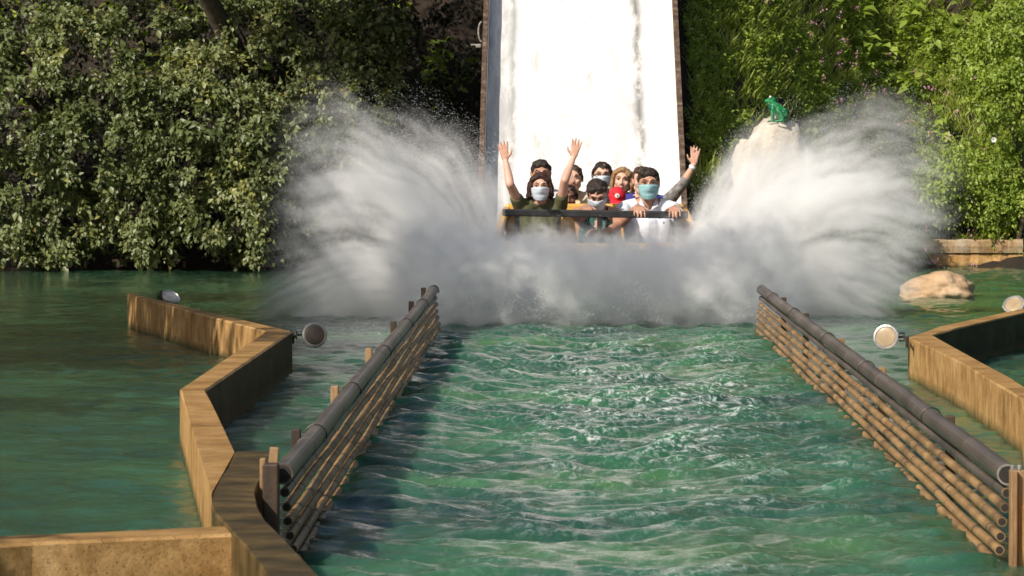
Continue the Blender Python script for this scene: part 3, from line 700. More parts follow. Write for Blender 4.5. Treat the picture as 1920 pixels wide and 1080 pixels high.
def person(H, label, skinm, hairmat, hair='short', hs=1.0, yaw=0, pitch=0, roll=0, sw=.19, seat=.22, back=.10, arms=(), shirt='c_grey', sleeve=.5, mask=None, build=1.0,
           eyes=True, mouth='closed', glasses=False, cap=False, lean=0., emblem=False, collar=False, tank=False, chest_w=1.0, sleeve_mat=None, trousers='denim', wrist_band=False, drop=0.0):
    H = Vector(H)
    hipy = H.y + back + lean
    root = empty('person', (H.x, hipy, seat)); tag(root, label, 'person', 'riders in the boat')
    O = Vector(root.location)
    def T(p): return Vector(p) - O
    Mh = Matrix.Translation(T(H)) @ Matrix.Rotation(yaw, 4, 'Z') @ Matrix.Rotation(roll, 4, 'Y') @ Matrix.Rotation(pitch, 4, 'X') @ Matrix.Scale(hs, 4)
    k = build
    bm = bmesh.new()
    # head
    ell(bm, Mh, (0, .012, .022), (.074, .092, .088)); ell(bm, Mh, (0, -.022, -.03), (.062, .066, .066))
    h = lambda x, y, z: Mh @ Vector((x, y, z))
    rcone(bm, h(0, -.035, -.05), .048 * hs, h(0, -.062, -.088), .027 * hs)
    rcone(bm, h(-.04, -.02, -.055), .030 * hs, h(-.012, -.06, -.09), .02 * hs); rcone(bm, h(.04, -.02, -.055), .030 * hs, h(.012, -.06, -.09), .02 * hs)
    rcone(bm, h(0, -.080, .016), .0080 * hs, h(0, -.099, -.027), .0105 * hs); rcone(bm, h(-.010, -.088, -.032), .009 * hs, h(.010, -.088, -.032), .009 * hs)
    rcone(bm, h(-.040, -.066, .030), .014 * hs, h(-.012, -.080, .030), .011 * hs); rcone(bm, h(.040, -.066, .030), .014 * hs, h(.012, -.080, .030), .011 * hs)
    rcone(bm, h(-.042, -.062, -.022), .020 * hs, h(-.036, -.060, -.035), .018 * hs); rcone(bm, h(.042, -.062, -.022), .020 * hs, h(.036, -.060, -.035), .018 * hs)
    for s in (-1, 1): rcone(bm, h(s * .077, .012, .018), .014 * hs, h(s * .074, .008, -.022), .010 * hs, flat=.55, flat_axis=(1, 0, 0))
    # neck and trunk
    nk = H + Vector((0, .035 + lean * .25, -.155 * hs)); shz = H.z - .155 * hs - .025 * k - drop
    cx = H.x
    nb = Vector((cx, H.y + .045 + lean * .45, shz + .045 * k))
    rcone(bm, T(H + Vector((0, .02, -.05 * hs))), .048 * hs, T(nb), .058 * k)
    shy = H.y + .055 + lean * .5
    SH = {s: Vector((cx + s * sw, shy, shz)) for s in (-1, 1)}
    chest = Vector((cx, shy + .01, shz - .13 * k)); belly = Vector((cx, (shy + hipy) / 2, (shz + seat) / 2 - .03)); hip = Vector((cx, hipy, seat + .11 * k))
    def trunk(b, e):
        for s in (-1, 1):
            rcone(b, T(nb), .05 * k + e, T(SH[s] + Vector((-s * .02, 0, .005))), .050 * k + e, flat=.9, flat_axis=(0, 1, 0))
            rcone(b, T(SH[s] + Vector((-s * .045, .0, -.02))), .062 * k + e, T(belly + Vector((s * .07 * k * chest_w, 0, 0))), .082 * k + e)
            rcone(b, T(belly + Vector((s * .07 * k * chest_w, 0, 0))), .082 * k + e, T(hip + Vector((s * .075 * k, 0, 0))), .105 * k + e)
        rcone(b, T(chest), .10 * k + e, T(belly), .095 * k + e); rcone(b, T(belly), .095 * k + e, T(hip), .11 * k + e)
    trunk(bm, 0)
    am = []
    for a in arms:
        s, el, wr, td, nn, sd, cu = a
        S_ = SH[s]; el = Vector(el); wr = Vector(wr)
        kk = k * a_scale(k)
        rcone(bm, T(S_), .050 * kk, T(el), .037 * kk); rcone(bm, T(el), .038 * kk, T(el.lerp(wr, .3)), .038 * kk); rcone(bm, T(el.lerp(wr, .3)), .038 * kk, T(wr), .0235 * kk)
        hand(bm, T(wr), td, nn, sd, cu, k=1.02 * k)
        am.append((S_, el, kk))
    done = {a[0] for a in arms}
    for s in (-1, 1):
        if s in done: continue
        el = SH[s] + Vector((s * .04, -.08, -.24 * k)); wr = el + Vector((-s * .05, -.19 * k, -.03))
        rcone(bm, T(SH[s]), .048 * k, T(el), .037 * k); rcone(bm, T(el), .037 * k, T(wr), .024 * k); hand(bm, T(wr), (-s * .2, -1, -.1), (0, 0, -1), (-s, 0, 0), .3, k=k)
        am.append((SH[s], el, k))
    o = bm_obj('body', bm, M[skinm], root); remesh(o, .0062, 3, .4)
    # shirt
    bm = bmesh.new()
    if tank:
        for s in (-1, 1):
            rcone(bm, T(chest + Vector((s * .06, 0, .02))), .09 * k + .01, T(belly + Vector((s * .07 * k, 0, 0))), .082 * k + .011)
            rcone(bm, T(belly + Vector((s * .07 * k, 0, 0))), .082 * k + .011, T(hip + Vector((s * .075 * k, 0, 0))), .105 * k + .011)
        rcone(bm, T(chest + Vector((0, 0, -.02))), .10 * k + .01, T(belly), .095 * k + .012)
    else:
        trunk(bm, .011)
        for S_, el, kk in am:
            e2 = S_.lerp(el, sleeve)
            rcone(bm, T(S_), .052 * kk + .012, T(e2), .040 * kk + .016, caps=1)
    o = bm_obj('shirt', bm, M[shirt], root); remesh(o, .011, 1, .7)
    for v in o.data.vertices:
        q = v.co * 9; v.co += v.normal * (.006 * mnoise.noise(Vector((q.x * 1.3, q.y, q.z * .7)) + O))
    # open the neckline: remove cloth that would climb the neck
    bm = bmesh.new(); bm.from_mesh(o.data); nbl = T(nb)
    kill = [v for v in bm.verts if (v.co - nbl - Vector((0, -.03, .045))).length < (.085 if collar else .072) * k]
    bmesh.ops.delete(bm, geom=kill, context='VERTS'); bm.to_mesh(o.data); bm.free()
    if tank:
        for s in (-1, 1):
            bm = bmesh.new(); tube(bm, [T(chest + Vector((s * .075, -.095, .03))), T(SH[s] + Vector((-s * .085, -.045, .050))), T(SH[s] + Vector((-s * .08, .06, .0)))], .010, 6); bm_obj('strap', bm, M['c_dark'], root)
    if collar:
        for s in (-1, 1):
            bm = bmesh.new(); a = nbl + Vector((s * .058, -.035, .035)); b = nbl + Vector((s * .018, -.105, -.055)); c = nbl + Vector((s * .075, -.085, -.02)); d = nbl + Vector((s * .062, .05, .05)); e = nbl + Vector((s * .085, .03, .01))
            vs = [bm.verts.new(q) for q in (d, a, b, c, e)]; f = bm.faces.new(vs); r_ = bmesh.ops.solidify(bm, geom=[f], thickness=.006)
            bm_obj('collar', bm, M[shirt], root)
        for j in range(4):
            bm = bmesh.new(); ell(bm, Matrix.Translation(nbl + Vector((.004, -.118 + .002 * j, -.12 - .075 * j))), (0, 0, 0), (.004, .002, .004), 8, 6); bm_obj('button', bm, M['c_grey'], root)
        bm = bmesh.new(); box(bm, nbl + Vector((.085, -.108, -.115)), (.013, .004, .018)); bm_obj('chest_badge', bm, M['c_blue'], root)
    if sleeve_mat:
        S_, el, kk = am[0]; wr = Vector(arms[0][2])
        bm = bmesh.new(); rcone(bm, T(S_.lerp(el, .1)), .052 * kk + .014, T(el), .046 * kk); rcone(bm, T(el), .046 * kk, T(el.lerp(wr, .30)), .044 * kk, caps=1)
        s_ = bm_obj('sleeve', bm, M[sleeve_mat], root); remesh(s_, .009, 2)
    # trousers and shoes
    bm = bmesh.new()
    for s in (-1, 1):
        kn = hip + Vector((s * .11, -.40 * k, .03)); ft = Vector((kn.x, kn.y - .02, max(seat - .28, -.06)))
        rcone(bm, T(hip + Vector((s * .08 * k, 0, -.02))), .095 * k, T(kn), .065 * k); rcone(bm, T(kn), .065 * k, T(ft), .045 * k); rcone(bm, T(ft), .042 * k, T(ft + Vector((0, -.13, -.015))), .03 * k)
    bm_obj('trousers', bm, M[trousers], root, smooth=True)
    # hair
    bm = bmesh.new()
    ell(bm, Mh, (0, .024, .036), (.081, .096, .084))
    if hair == 'short':
        ell(bm, Mh, (0, .05, .0), (.074, .072, .08))
        for j in range(9): rcone(bm, h(-.05 + j * .0125, -.05 - .012 * math.sin(j * math.pi / 8), .088 + .008 * math.sin(j * 2.1)), .016 * hs, h(-.058 + j * .0145, -.062 - .012 * math.sin(j * math.pi / 8), .070 + .006 * math.sin(j * 1.7)), .007 * hs, 8, 2)
    elif hair == 'tied':
        ell(bm, Mh, (0, .055, .005), (.076, .072, .085))
        for s in (-1, 1): rcone(bm, h(s * .03, -.052, .088), .014 * hs, h(s * .077, -.015, .035), .012 * hs); rcone(bm, h(s * .077, -.015, .035), .012 * hs, h(s * .078, .02, -.02), .011 * hs)
    elif hair == 'bun':
        ell(bm, Mh, (0, .05, .015), (.080, .078, .085)); ell(bm, Mh, (.055, .085, .03), (.042, .04, .042))
        for j in range(7): rcone(bm, h(-.06 + j * .02, -.045, .085), .02 * hs, h(-.068 + j * .0225, -.060, .062), .010 * hs, 8, 2)
    elif hair in ('wavy', 'loose'):
        Lh = .10 if hair == 'wavy' else .07
        ell(bm, Mh, (0, .05, -.015), (.082, .066, .10))
        for s in (-1, 1):
            for j in range(5):
                y0 = -.035 + j * .022
                rcone(bm, h(s * .066, y0, .065), .022 * hs, h(s * (.086 + .004 * (j % 2)), y0 + .01, -.01), .019 * hs, 8, 2)
                rcone(bm, h(s * .086, y0 + .01, -.01), .019 * hs, h(s * (.082 + .012 * (j % 3)), y0 + .012, -Lh - .01 * (j % 2)), .014 * hs, 8, 2)
            rcone(bm, h(s * .012, -.062, .096), .015 * hs, h(s * .062, -.055, .055), .016 * hs)
    o = bm_obj('hair', bm, M[hairmat], root); remesh(o, .0075 * hs, 2)
    for v in o.data.vertices:
        q = v.co; v.co += v.normal * (.005 * mnoise.noise(Vector((q.x * 60, q.y * 60, q.z * 18)) + O) + .010 * mnoise.noise(q * 26 + O))
    if eyes:
        for s in (-1, 1):
            bm = bmesh.new(); ell(bm, Mh, (s * .031, -.0728, .008), (.0120, .008, .0050), 12, 8); e = bm_obj('eye', bm, M['eyewhite'], root, smooth=True)
            bm = bmesh.new(); ell(bm, Mh, (s * .031, -.0800, .008), (.0058, .003, .0056), 10, 6); bm_obj('iris', bm, M['hair_dark'], e, smooth=True)
            bm = bmesh.new(); tube(bm, [h(s * .017, -.082, .0135), h(s * .031, -.0825, .0165), h(s * .047, -.073, .012)], .0022 * hs, 5); bm_obj('eyelid', bm, M['hair_dark'], root)
            bm = bmesh.new(); tube(bm, [h(s * .014, -.090, .030), h(s * .031, -.086, .037), h(s * .050, -.070, .031)], [.0030 * hs, .0042 * hs, .0022 * hs], 6); bm_obj('eyebrow', bm, M[hairmat], root)
    if mask:
        bm = bmesh.new(); nx, nz_ = 17, 13; gr = []
        for j in range(nz_):
            v = j / (nz_ - 1); z = .004 - .112 * v
            row = []
            for i in range(nx):
                u = -1 + 2 * i / (nx - 1); a = u * R(72) * (1 - .12 * v)
                rx = .079 - .016 * v * v; ry = .086 + .006 * math.sin(v * math.pi) - .012 * v
                nose = .020 * math.exp(-(u * 3.2) ** 2) * math.exp(-((v - .22) / .22) ** 2)
                pl = .0022 * math.sin(v * 6 * math.pi) * (1 - u * u)
                zz = z - .012 * (u * u) * (1 - v) + .020 * u * u * v
                row.append(bm.verts.new(Mh @ Vector((rx * math.sin(a), -.014 - ry * math.cos(a) - nose - pl, zz))))
            gr.append(row)
        for j in range(nz_ - 1):
            for i in range(nx - 1): bm.faces.new((gr[j][i], gr[j][i + 1], gr[j + 1][i + 1], gr[j + 1][i]))
        mo = bm_obj('face_mask', bm, M[mask], root, smooth=True); sl_ = mo.modifiers.new('t', 'SOLIDIFY'); sl_.thickness = .003
        for s in (-1, 1):
            bm = bmesh.new(); tube(bm, [h(s * .074, -.030, -.006), h(s * .080, -.005, .014), h(s * .082, .022, .01), h(s * .080, .0, -.02), h(s * .068, -.035, -.075)], .0016, 5); bm_obj('ear_loop', bm, M[mask], mo)
    else:
        bm = bmesh.new()
        if mouth == 'smile':
            ell(bm, Mh, (0, -.0835, -.060), (.024, .010, .010), 14, 8); mo = bm_obj('mouth', bm, M['lip'], root, smooth=True)
            bm = bmesh.new(); ell(bm, Mh, (0, -.0885, -.058), (.015, .006, .0034), 12, 8); bm_obj('teeth', bm, M['teeth'], mo, smooth=True)
        else:
            ell(bm, Mh, (0, -.0850, -.058), (.020, .008, .006), 14, 8); bm_obj('mouth', bm, M['lip'], root, smooth=True)
    if glasses:
        bm = bmesh.new()
        for s in (-1, 1):
            tube(bm, [h(s * .033 + .022 * math.cos(a), -.092 + .006 * abs(math.cos(a)) , .008 + .016 * math.sin(a)) for a in [R(q) for q in range(0, 361, 24)]], .0026 * hs, 6)
            tube(bm, [h(s * .055, -.088, .012), h(s * .078, -.02, .014), h(s * .08, .02, .01)], .0022 * hs, 6)
        tube(bm, [h(-.011, -.094, .012), h(.011, -.094, .012)], .0022 * hs, 6)
        bm_obj('spectacles', bm, M['black'], root)
    if cap:
        bm = bmesh.new(); v = bmesh.ops.create_uvsphere(bm, u_segments=28, v_segments=18, radius=1)['verts']
        for q in v: q.co = Mh @ Vector((q.co.x * .088, q.co.y * .104 + .012, max(q.co.z, -.25) * .096 + .036))
        c_ = bm_obj('cap', bm, M['c_red'], root, smooth=True)
        bm = bmesh.new(); secs = []
        for i in range(9):
            u = -1 + i / 4; x = u * .072
            secs.append([Mh @ Vector(q) for q in ((x, -.060 - .02 * (1 - u * u), .030), (x, -.066 - .075 * (1 - u * u) ** .6, .012 - .012 * u * u), (x, -.066 - .075 * (1 - u * u) ** .6, .006 - .012 * u * u), (x, -.06 - .02 * (1 - u * u), .022))])
        loft(bm, secs); bm_obj('peak', bm, M['c_red'], c_)
        bm = bmesh.new(); a0 = None
        c0 = Vector((0, -.094, .082)); nrm = Vector((0, -.86, .5)); uu = Vector((1, 0, 0)); vv = nrm.cross(uu)
        ring = [bm.verts.new(Mh @ (c0 + uu * .023 * math.cos(t) + vv * .023 * math.sin(t) + nrm * (.004 - .25 * (.023 * math.cos(t)) ** 2 * 20))) for t in [2 * math.pi * j / 20 for j in range(20)]]
        ctr = bm.verts.new(Mh @ (c0 + nrm * .008))
        for j in range(20): bm.faces.new((ctr, ring[j], ring[(j + 1) % 20]))
        bm_obj('cap_badge', bm, M['teeth'], c_)
        bm = bmesh.new(); tube(bm, [Mh @ (c0 + nrm * .011 + uu * (-.006) + vv * -.012), Mh @ (c0 + nrm * .011 + uu * .006), Mh @ (c0 + nrm * .011 + uu * -.008 + vv * .010)], .0028, 5); bm_obj('badge_mark', bm, M['c_red'], c_)
    if wrist_band:
        wr = Vector(arms[0][2]); dd = (wr - Vector(arms[0][1])).normalized(); bm = bmesh.new()
        rcone(bm, T(wr - dd * .03), .030, T(wr - dd * .015), .030, caps=1); bm_obj('wristband', bm, M['c_white'], root, smooth=True)
    return root
def a_scale(k): return 1.0
Y1, Y2, Y3 = 34.25, 35.05, 35.85
aw = at_y
person(aw(1013, 351, Y1), 'person in olive T-shirt and grey mask holding both bare arms up', 'skin_fair', 'hair_red', 'loose', hs=.98, sw=.155, build=.92, drop=-.02, shirt='c_olive', sleeve=.42, mask='m_white', chest_w=.9,
       arms=[(-1, aw(956, 345, 34.12), aw(948, 301, 34.22), (-.18, -.05, 1), (0, -1, 0), (1, 0, 0), .06), (1, aw(1059, 337, 34.12), aw(1075, 296, 34.22), (.22, -.05, 1), (0, -1, 0), (-1, 0, 0), .06)])
person(aw(1119, 365, 34.05), 'person in dark tank top with pale mask, head bent down over the bar', 'skin_mid', 'hair_dark', 'bun', hs=.98, pitch=R(32), roll=R(-2), sw=.165, build=.95, drop=-.02, shirt='c_tank', tank=True, mask='m_white', lean=.12,
       arms=[(-1, aw(1082, 402, 33.92), aw(1099, 387, 33.72), (.08, -1, -.12), (0, 0, -1), (1, 0, 0), .52), (1, aw(1158, 424, 33.98), aw(1131, 437, 33.76), (-1, -.3, .15), (0, -.6, -1), (0, 0, 1), .35)])
person(aw(1216, 345, Y1), 'broad dark haired person in white shirt and teal mask gripping the bar with both hands', 'skin_mid', 'hair_dark', 'short', hs=1.10, sw=.190, build=1.08, shirt='c_white', sleeve=.62, mask='m_teal', collar=True, pitch=R(3),
       arms=[(-1, aw(1166, 418, 34.02), aw(1196, 388, 33.72), (.08, -1, -.1), (0, 0, -1), (1, 0, 0), .52), (1, aw(1280, 418, 34.02), aw(1266, 389, 33.72), (-.05, -1, -.1), (0, 0, -1), (-1, 0, 0), .52)])
person(aw(1014, 328, Y2), 'dark haired person whose forehead shows above the olive T-shirt rider', 'skin_mid', 'hair_dark', 'short', hs=1.04, sw=.16, seat=.30, build=.86, shirt='c_white', sleeve=.5)
person(aw(1066, 370, Y2 - .2), 'small child with brown face and pink-red top peering over the yellow seat back', 'skin_dark', 'hair_dark', 'tied', hs=.84, sw=.105, seat=.30, build=.66, shirt='c_pinkred', pitch=R(8), back=.04)
person(aw(1157, 375, Y2 - .2), 'child in red cap with white badge between the two front riders at right', 'skin_mid', 'hair_brown', 'tied', hs=.80, sw=.10, seat=.30, build=.62, shirt='c_dark', eyes=False, cap=True, pitch=R(20), back=.04)
person(aw(1204, 339, Y2), 'person mostly hidden behind the teal mask rider, one arm raised', 'skin_fair', 'hair_brown', 'short', hs=1.0, sw=.20, seat=.30, build=.88, shirt='c_blue', sleeve=.4, sleeve_mat='c_pattern', wrist_band=True,
       arms=[(1, aw(1281, 344, 34.95), aw(1301, 309, 34.90), (.10, 0, 1), (0, -1, 0), (-1, 0, 0), .06)])
bpy.data.objects['person.006']['label'] = 'person hidden behind the teal mask rider, one arm in grey patterned sleeve raised'
person(aw(1075, 335, Y3), 'rider with light brown tied hair holding a hand over the mouth', 'skin_fair', 'hair_brown', 'tied', hs=.96, sw=.125, seat=.36, build=.8, shirt='c_cream', yaw=R(-4),
       arms=[(-1, aw(1052, 372, 35.72), aw(1062, 352, 35.70), (.45, -.25, .75), (0, .8, .2), (-.4, -.6, .4), .35)])
bpy.data.objects['person.007']['label'] = 'rider with light brown tied hair holding a hand over the mouth'
person(aw(1129, 330, Y3 + .1), 'dark haired person with spectacles and light blue mask in the back row', 'skin_fair', 'hair_dark', 'tied', hs=1.0, sw=.135, seat=.36, build=.82, shirt='c_grey', mask='m_blue', glasses=True)
person(aw(1167, 338, Y3 - .35), 'smiling blonde child with wavy shoulder-length hair in the back rows', 'skin_fair', 'hair_blonde', 'wavy', hs=.92, sw=.115, seat=.34, build=.74, shirt='c_dark', mouth='smile', yaw=R(-6), roll=R(4))

M['palerock'] = mottled('pale_rock', (0.46, 0.38, 0.29), (0.62, 0.55, 0.46), 3.5, 0.8, 0.7, 22, 0.02, c3=(0.74, 0.68, 0.60))
# ------------------------------------------------------------------ foliage
def unit(a): return a / np.maximum(1e-9, np.linalg.norm(a, axis=1, keepdims=True))
def leaves_mesh(P, D, N, L, Wd, fold=0.25):
    """P base, D axis, N rough normal, L length, Wd width ratio -> verts, tris"""
    D = unit(D); S_ = unit(np.cross(D, N)); N = unit(np.cross(S_, D)); L = L[:, None]; Wd = Wd[:, None]
    base = P; tip = P + D * L - N * L * 0.18
    mid = P + D * L * 0.5
    c = mid + N * L * 0.02
    l = mid + S_ * L * Wd * .5 + N * L * Wd * fold; r = mid - S_ * L * Wd * .5 + N * L * Wd * fold
    V = np.stack([base, l, tip, r, c], 1).reshape(-1, 3)
    n = len(P); b = (np.arange(n) * 5)[:, None]
    F = np.concatenate([b + np.array([[0, 4, 1]]), b + np.array([[1, 4, 2]]), b + np.array([[2, 4, 3]]), b + np.array([[3, 4, 0]])], 0)
    return V, F
def leaf_obj(name, P, D, N, L, Wd, tint, mat, parent=None, fold=0.25):
    V, F = leaves_mesh(P, D, N, L, Wd, fold)
    if parent is not None: V = V - np.array(parent.location)[None, :]
    return from_np(name, V, F, mat, parent, attrs={'tint': np.repeat(tint, 5)})
g = np.random.default_rng(5)
def sph(n):
    a = g.normal(size=(n, 3)); return unit(a)
def crown(lobes, per_lobe, per_clump, leaf, clump_r, view_cull=True, droop=0.5, tint0=0.5, loose=0.25):
    Ps, Ds, Ns, Ls, Ts = [], [], [], [], []
    for (cx, cy_, cz, rx, ry, rz) in lobes:
        n = per_lobe; q = sph(n * 3)
        if view_cull: q = q[(q[:, 1] < 0.35) | (q[:, 2] > 0.5)][:n]
        else: q = q[:n]
        rad = 1 - loose * g.random(len(q)) ** 1.5 + 0.16 * (g.random(len(q)) < 0.2)
        cc = np.array([cx, cy_, cz]) + q * rad[:, None] * np.array([rx, ry, rz])
        lt = g.normal(0, 0.13)
        for k in range(len(cc)):
            m = int(per_clump * (0.6 + 0.8 * g.random()))
            ax = unit((q[k] * 0.8 + np.array([0, -0.25, -droop * (0.3 + g.random())]) + g.normal(0, .35, 3))[None])[0]
            t = g.random(m) ** 0.8 * clump_r * 2.0 * (0.7 + .6 * g.random())
            off = g.normal(0, clump_r * 0.30, (m, 3)) * (0.5 + 0.7 * t / (2 * clump_r))[:, None]
            p = cc[k] + ax * (t - clump_r)[:, None] + off
            p[:, 2] -= 0.3 * t ** 2
            d = ax * 0.7 + off / (clump_r * .35) * 0.5 + g.normal(0, .55, (m, 3)); d[:, 2] -= 0.25
            nn = np.array([-0.2, -0.35, 0.75]) + q[k] * 0.45 + g.normal(0, .55, (m, 3))
            Ps.append(p); Ds.append(d); Ns.append(nn); Ls.append(leaf * g.uniform(.72, 1.3) * g.uniform(.5, 1.3, m))
            ct = lt + g.normal(0, .14)
            Ts.append(np.clip(tint0 + ct + g.normal(0, .17, m), 0, .9) + (g.random(m) < 0.012) * .2 + (g.random(m) < .004) * .1)
    P = np.concatenate(Ps); ok = P[:, 2] > 0.05
    return P[ok], np.concatenate(Ds)[ok], np.concatenate(Ns)[ok], np.concatenate(Ls)[ok], np.clip(np.concatenate(Ts)[ok], 0, 1)
def limb(bm, a, b, r0, r1, wob=0.12, n=7):
    a = Vector(a); b = Vector(b); pts = []
    for i in range(n + 1):
        t = i / n; p = a.lerp(b, t); k = math.sin(t * math.pi) * wob
        pts.append(p + Vector((k * math.sin(t * 7 + a.x * 3), k * math.cos(t * 5 + b.z), k * 0.6 * math.sin(t * 4 + b.x))))
    tube(bm, pts, [r0 + (r1 - r0) * i / n for i in range(n + 1)], 7)
def tree(name, base, lobes, per_lobe, per_clump, leaf, clump_r, label, cat='tree', mat='leafL', tr=0.11, strands=(), **kw):
    root = empty(name, base); tag(root, label, cat, kw.pop('group', None))
    P, D, N, L, T = crown(lobes, per_lobe, per_clump, leaf, clump_r, **kw)
    for (sx, sy, z1, z0, n) in strands:            # hanging sprays
        m = n; t = g.random(m)
        p = np.stack([sx + 0.05 * np.sin(t * 7 + sx) + g.normal(0, .035 + .035 * np.sin(t * math.pi)) + g.normal(0, .03, m), sy - 0.15 * np.sin(t * 2.5) + g.normal(0, .04, m), z1 + (z0 - z1) * t + g.normal(0, .02, m)], 1)
        P = np.concatenate([P, p]); d = g.normal(0, .6, (m, 3)); d[:, 2] -= .7; D = np.concatenate([D, d])
        nn = np.array([-.3, -.6, .5]) + g.normal(0, .45, (m, 3)); N = np.concatenate([N, nn]); L = np.concatenate([L, leaf * g.uniform(.7, 1.1, m)])
        T = np.concatenate([T, np.clip(g.normal(.66, .13, m), 0, .93)])
    leaf_obj('crown', P, D, N, L, g.uniform(.5, .75, len(P)), T, M[mat], root)
    bm = bmesh.new(); top = max(l[2] for l in lobes); b = Vector((0, 0, -0.3))
    limb(bm, b, (0.15, -0.1, top - base[2]), tr, tr * .3, 0.15)
    bm_obj('trunk', bm, M['bark'], root, smooth=True)
    for i, l in enumerate(lobes[:14]):
        bm = bmesh.new(); z = max(0.15, (l[2] - base[2]) * .55)
        limb(bm, (0.05, 0, z), (l[0] - base[0], l[1] - base[1], l[2] - base[2]), tr * .42, tr * .08, .1)
        bm_obj('limb', bm, M['bark'], root, smooth=True)
    return root
def wx(px, y): return (px - 1048) * y / 8160
def wz(py, y): return CAMH - (py - 258) * y / 8160
lobelist = [  # (px, py, y, radius_px x, z) on the far left bank
    [(20, 40, 44.3, 100, 80), (150, 95, 43.9, 90, 70), (40, 215, 43.7, 110, 75), (150, 275, 43.6, 95, 75), (60, 350, 43.9, 90, 60), (130, 410, 44.1, 85, 50), (10, 450, 44.2, 70, 45), (95, 470, 44.3, 60, 32), (-60, 300, 44.0, 90, 100), (-60, 100, 44.2, 90, 100)],
    [(260, 60, 44.4, 90, 60), (235, 190, 43.8, 85, 60), (330, 215, 43.5, 100, 70), (385, 130, 44.0, 80, 45), (345, 320, 43.6, 100, 70), (250, 370, 44.0, 75, 60), (290, 445, 44.2, 60, 45), (400, 400, 43.9, 60, 55)],
    [(450, 55, 44.3, 100, 60), (560, 40, 44.4, 85, 60), (445, 215, 43.5, 85, 60), (520, 260, 43.5, 70, 70), (470, 330, 43.6, 70, 60), (530, 370, 43.8, 70, 60), (510, 455, 44.2, 60, 40)],
    [(640, 95, 44.2, 80, 70), (690, 175, 44.0, 55, 60), (610, 190, 43.9, 75, 60), (640, 290, 43.9, 70, 70), (590, 350, 44.0, 60, 60), (640, 400, 44.2, 70, 70), (700, 60, 44.4, 55, 60)],
]
tl = ['olive green tree at the far left edge of the pool bank', 'olive tree with a dark gap above it, left of the middle of the left bank',
      'broad tree with long leafy sprays hanging almost to the water', 'tree beside the dark gap left of the slide, partly behind spray']
st = [[(wx(118, 43.6), 43.6, .35, .12, 150), (wx(20, 43.6), 43.6, .5, .2, 130)],
      [(wx(262, 43.4), 43.4, 0.55, 0.10, 330), (wx(400, 43.4), 43.4, .45, .28, 170)],
      [(wx(478, 43.3), 43.3, 0.95, 0.08, 480), (wx(350, 43.5), 43.3, 0.8, .5, 120)], []]
for i, ll in enumerate(lobelist):
    lobes = [(wx(a, y), y, wz(b, y), rx * y / 8160, 0.34, rz * y / 8160) for a, b, y, rx, rz in ll]
    bx_ = sum(l[0] for l in lobes) / len(lobes)
    top = [(bx_ + u, 43.7 + v, 4.0 + q, .75, .75, .55) for u, v, q in ((-.4, .3, 0), (.45, .5, .1), (0, -.2, .6), (-.3, .6, 1.2), (.5, .2, 1.5), (0, 1.2, 2.0))]
    r_ = tree('broadleaf_tree', (bx_, 45.6, 0.6), lobes, 42, 36, 0.066, 0.105, tl[i], strands=st[i], group='trees on the left bank')
    P, D, N, L, T = crown(top, 40, 22, 0.085, 0.2, view_cull=False)
    o = leaf_obj('upper_crown', P, D, N, L, g.uniform(.5, .75, len(P)), T, M['leafL'], r_)
# dark backing growth between and behind the crowns
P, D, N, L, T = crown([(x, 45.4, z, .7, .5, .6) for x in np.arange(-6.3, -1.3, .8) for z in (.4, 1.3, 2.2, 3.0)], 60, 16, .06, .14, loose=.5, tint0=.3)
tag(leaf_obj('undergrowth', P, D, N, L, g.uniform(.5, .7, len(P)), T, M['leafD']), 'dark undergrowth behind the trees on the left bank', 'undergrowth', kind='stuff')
# overhanging tree on the left shore (outside the picture) that shades the landing
def offtree(base, lobes, leaf, label, per=52, pc=26, cr=.22):
    root = empty('broadleaf_tree', base); tag(root, label, 'tree', 'trees on the left bank')
    P, D, N, L, T = crown(lobes, per, pc, leaf, cr, view_cull=False, loose=.8)
    leaf_obj('crown', P, D, N, L, g.uniform(.55, .8, len(P)), T, M['leafL'], root)
    bm = bmesh.new(); limb(bm, (0, 0, -.5), (lobes[0][0] - base[0], lobes[0][1] - base[1], lobes[0][2] - base[2]), .16, .05, .3)
    for l in lobes[1:]: limb(bm, (0.2, 0, 2.6), (l[0] - base[0], l[1] - base[1], l[2] - base[2]), .07, .02, .2)
    bm_obj('trunk', bm, M['bark'], root, smooth=True)
offtree((-3.4, 45.8, 0.8), GAPSHADE, .10, 'tall tree leaning over the dark gap left of the slide', 60, 24)
offtree((-8.0, 28.0, 0.3), SHADE, .10, 'spreading tree on the left shore whose crown leans over the pool', 34, 22)
offtree((-9.2, 23.0, 0.3), SHADE_B, .13, 'long line of low branches over the left shore', 34, 18, .25)
offtree((-6.6, 11.2, 0.2), SHADE2, .09, 'unseen low tree added on the near left shore to shade the low wall', 90, 34)

# tangled growth in the dark gap
pts = g.uniform([-2.0, 44.0], [-0.6, 47.5], (420, 2)); zz = terrain(pts[:, 0], pts[:, 1])
Pl = np.repeat(np.stack([pts[:, 0], pts[:, 1], zz], 1), 9, 0); Pl += g.normal(0, .07, Pl.shape); Pl[:, 2] += g.random(len(Pl)) * .25
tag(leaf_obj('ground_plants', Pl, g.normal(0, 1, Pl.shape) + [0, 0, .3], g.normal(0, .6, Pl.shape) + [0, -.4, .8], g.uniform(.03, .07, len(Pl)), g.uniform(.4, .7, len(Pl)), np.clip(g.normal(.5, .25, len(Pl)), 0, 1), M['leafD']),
    'sparse dark plants and dead leaves on the shaded soil left of the slide', 'ground plants', kind='stuff')

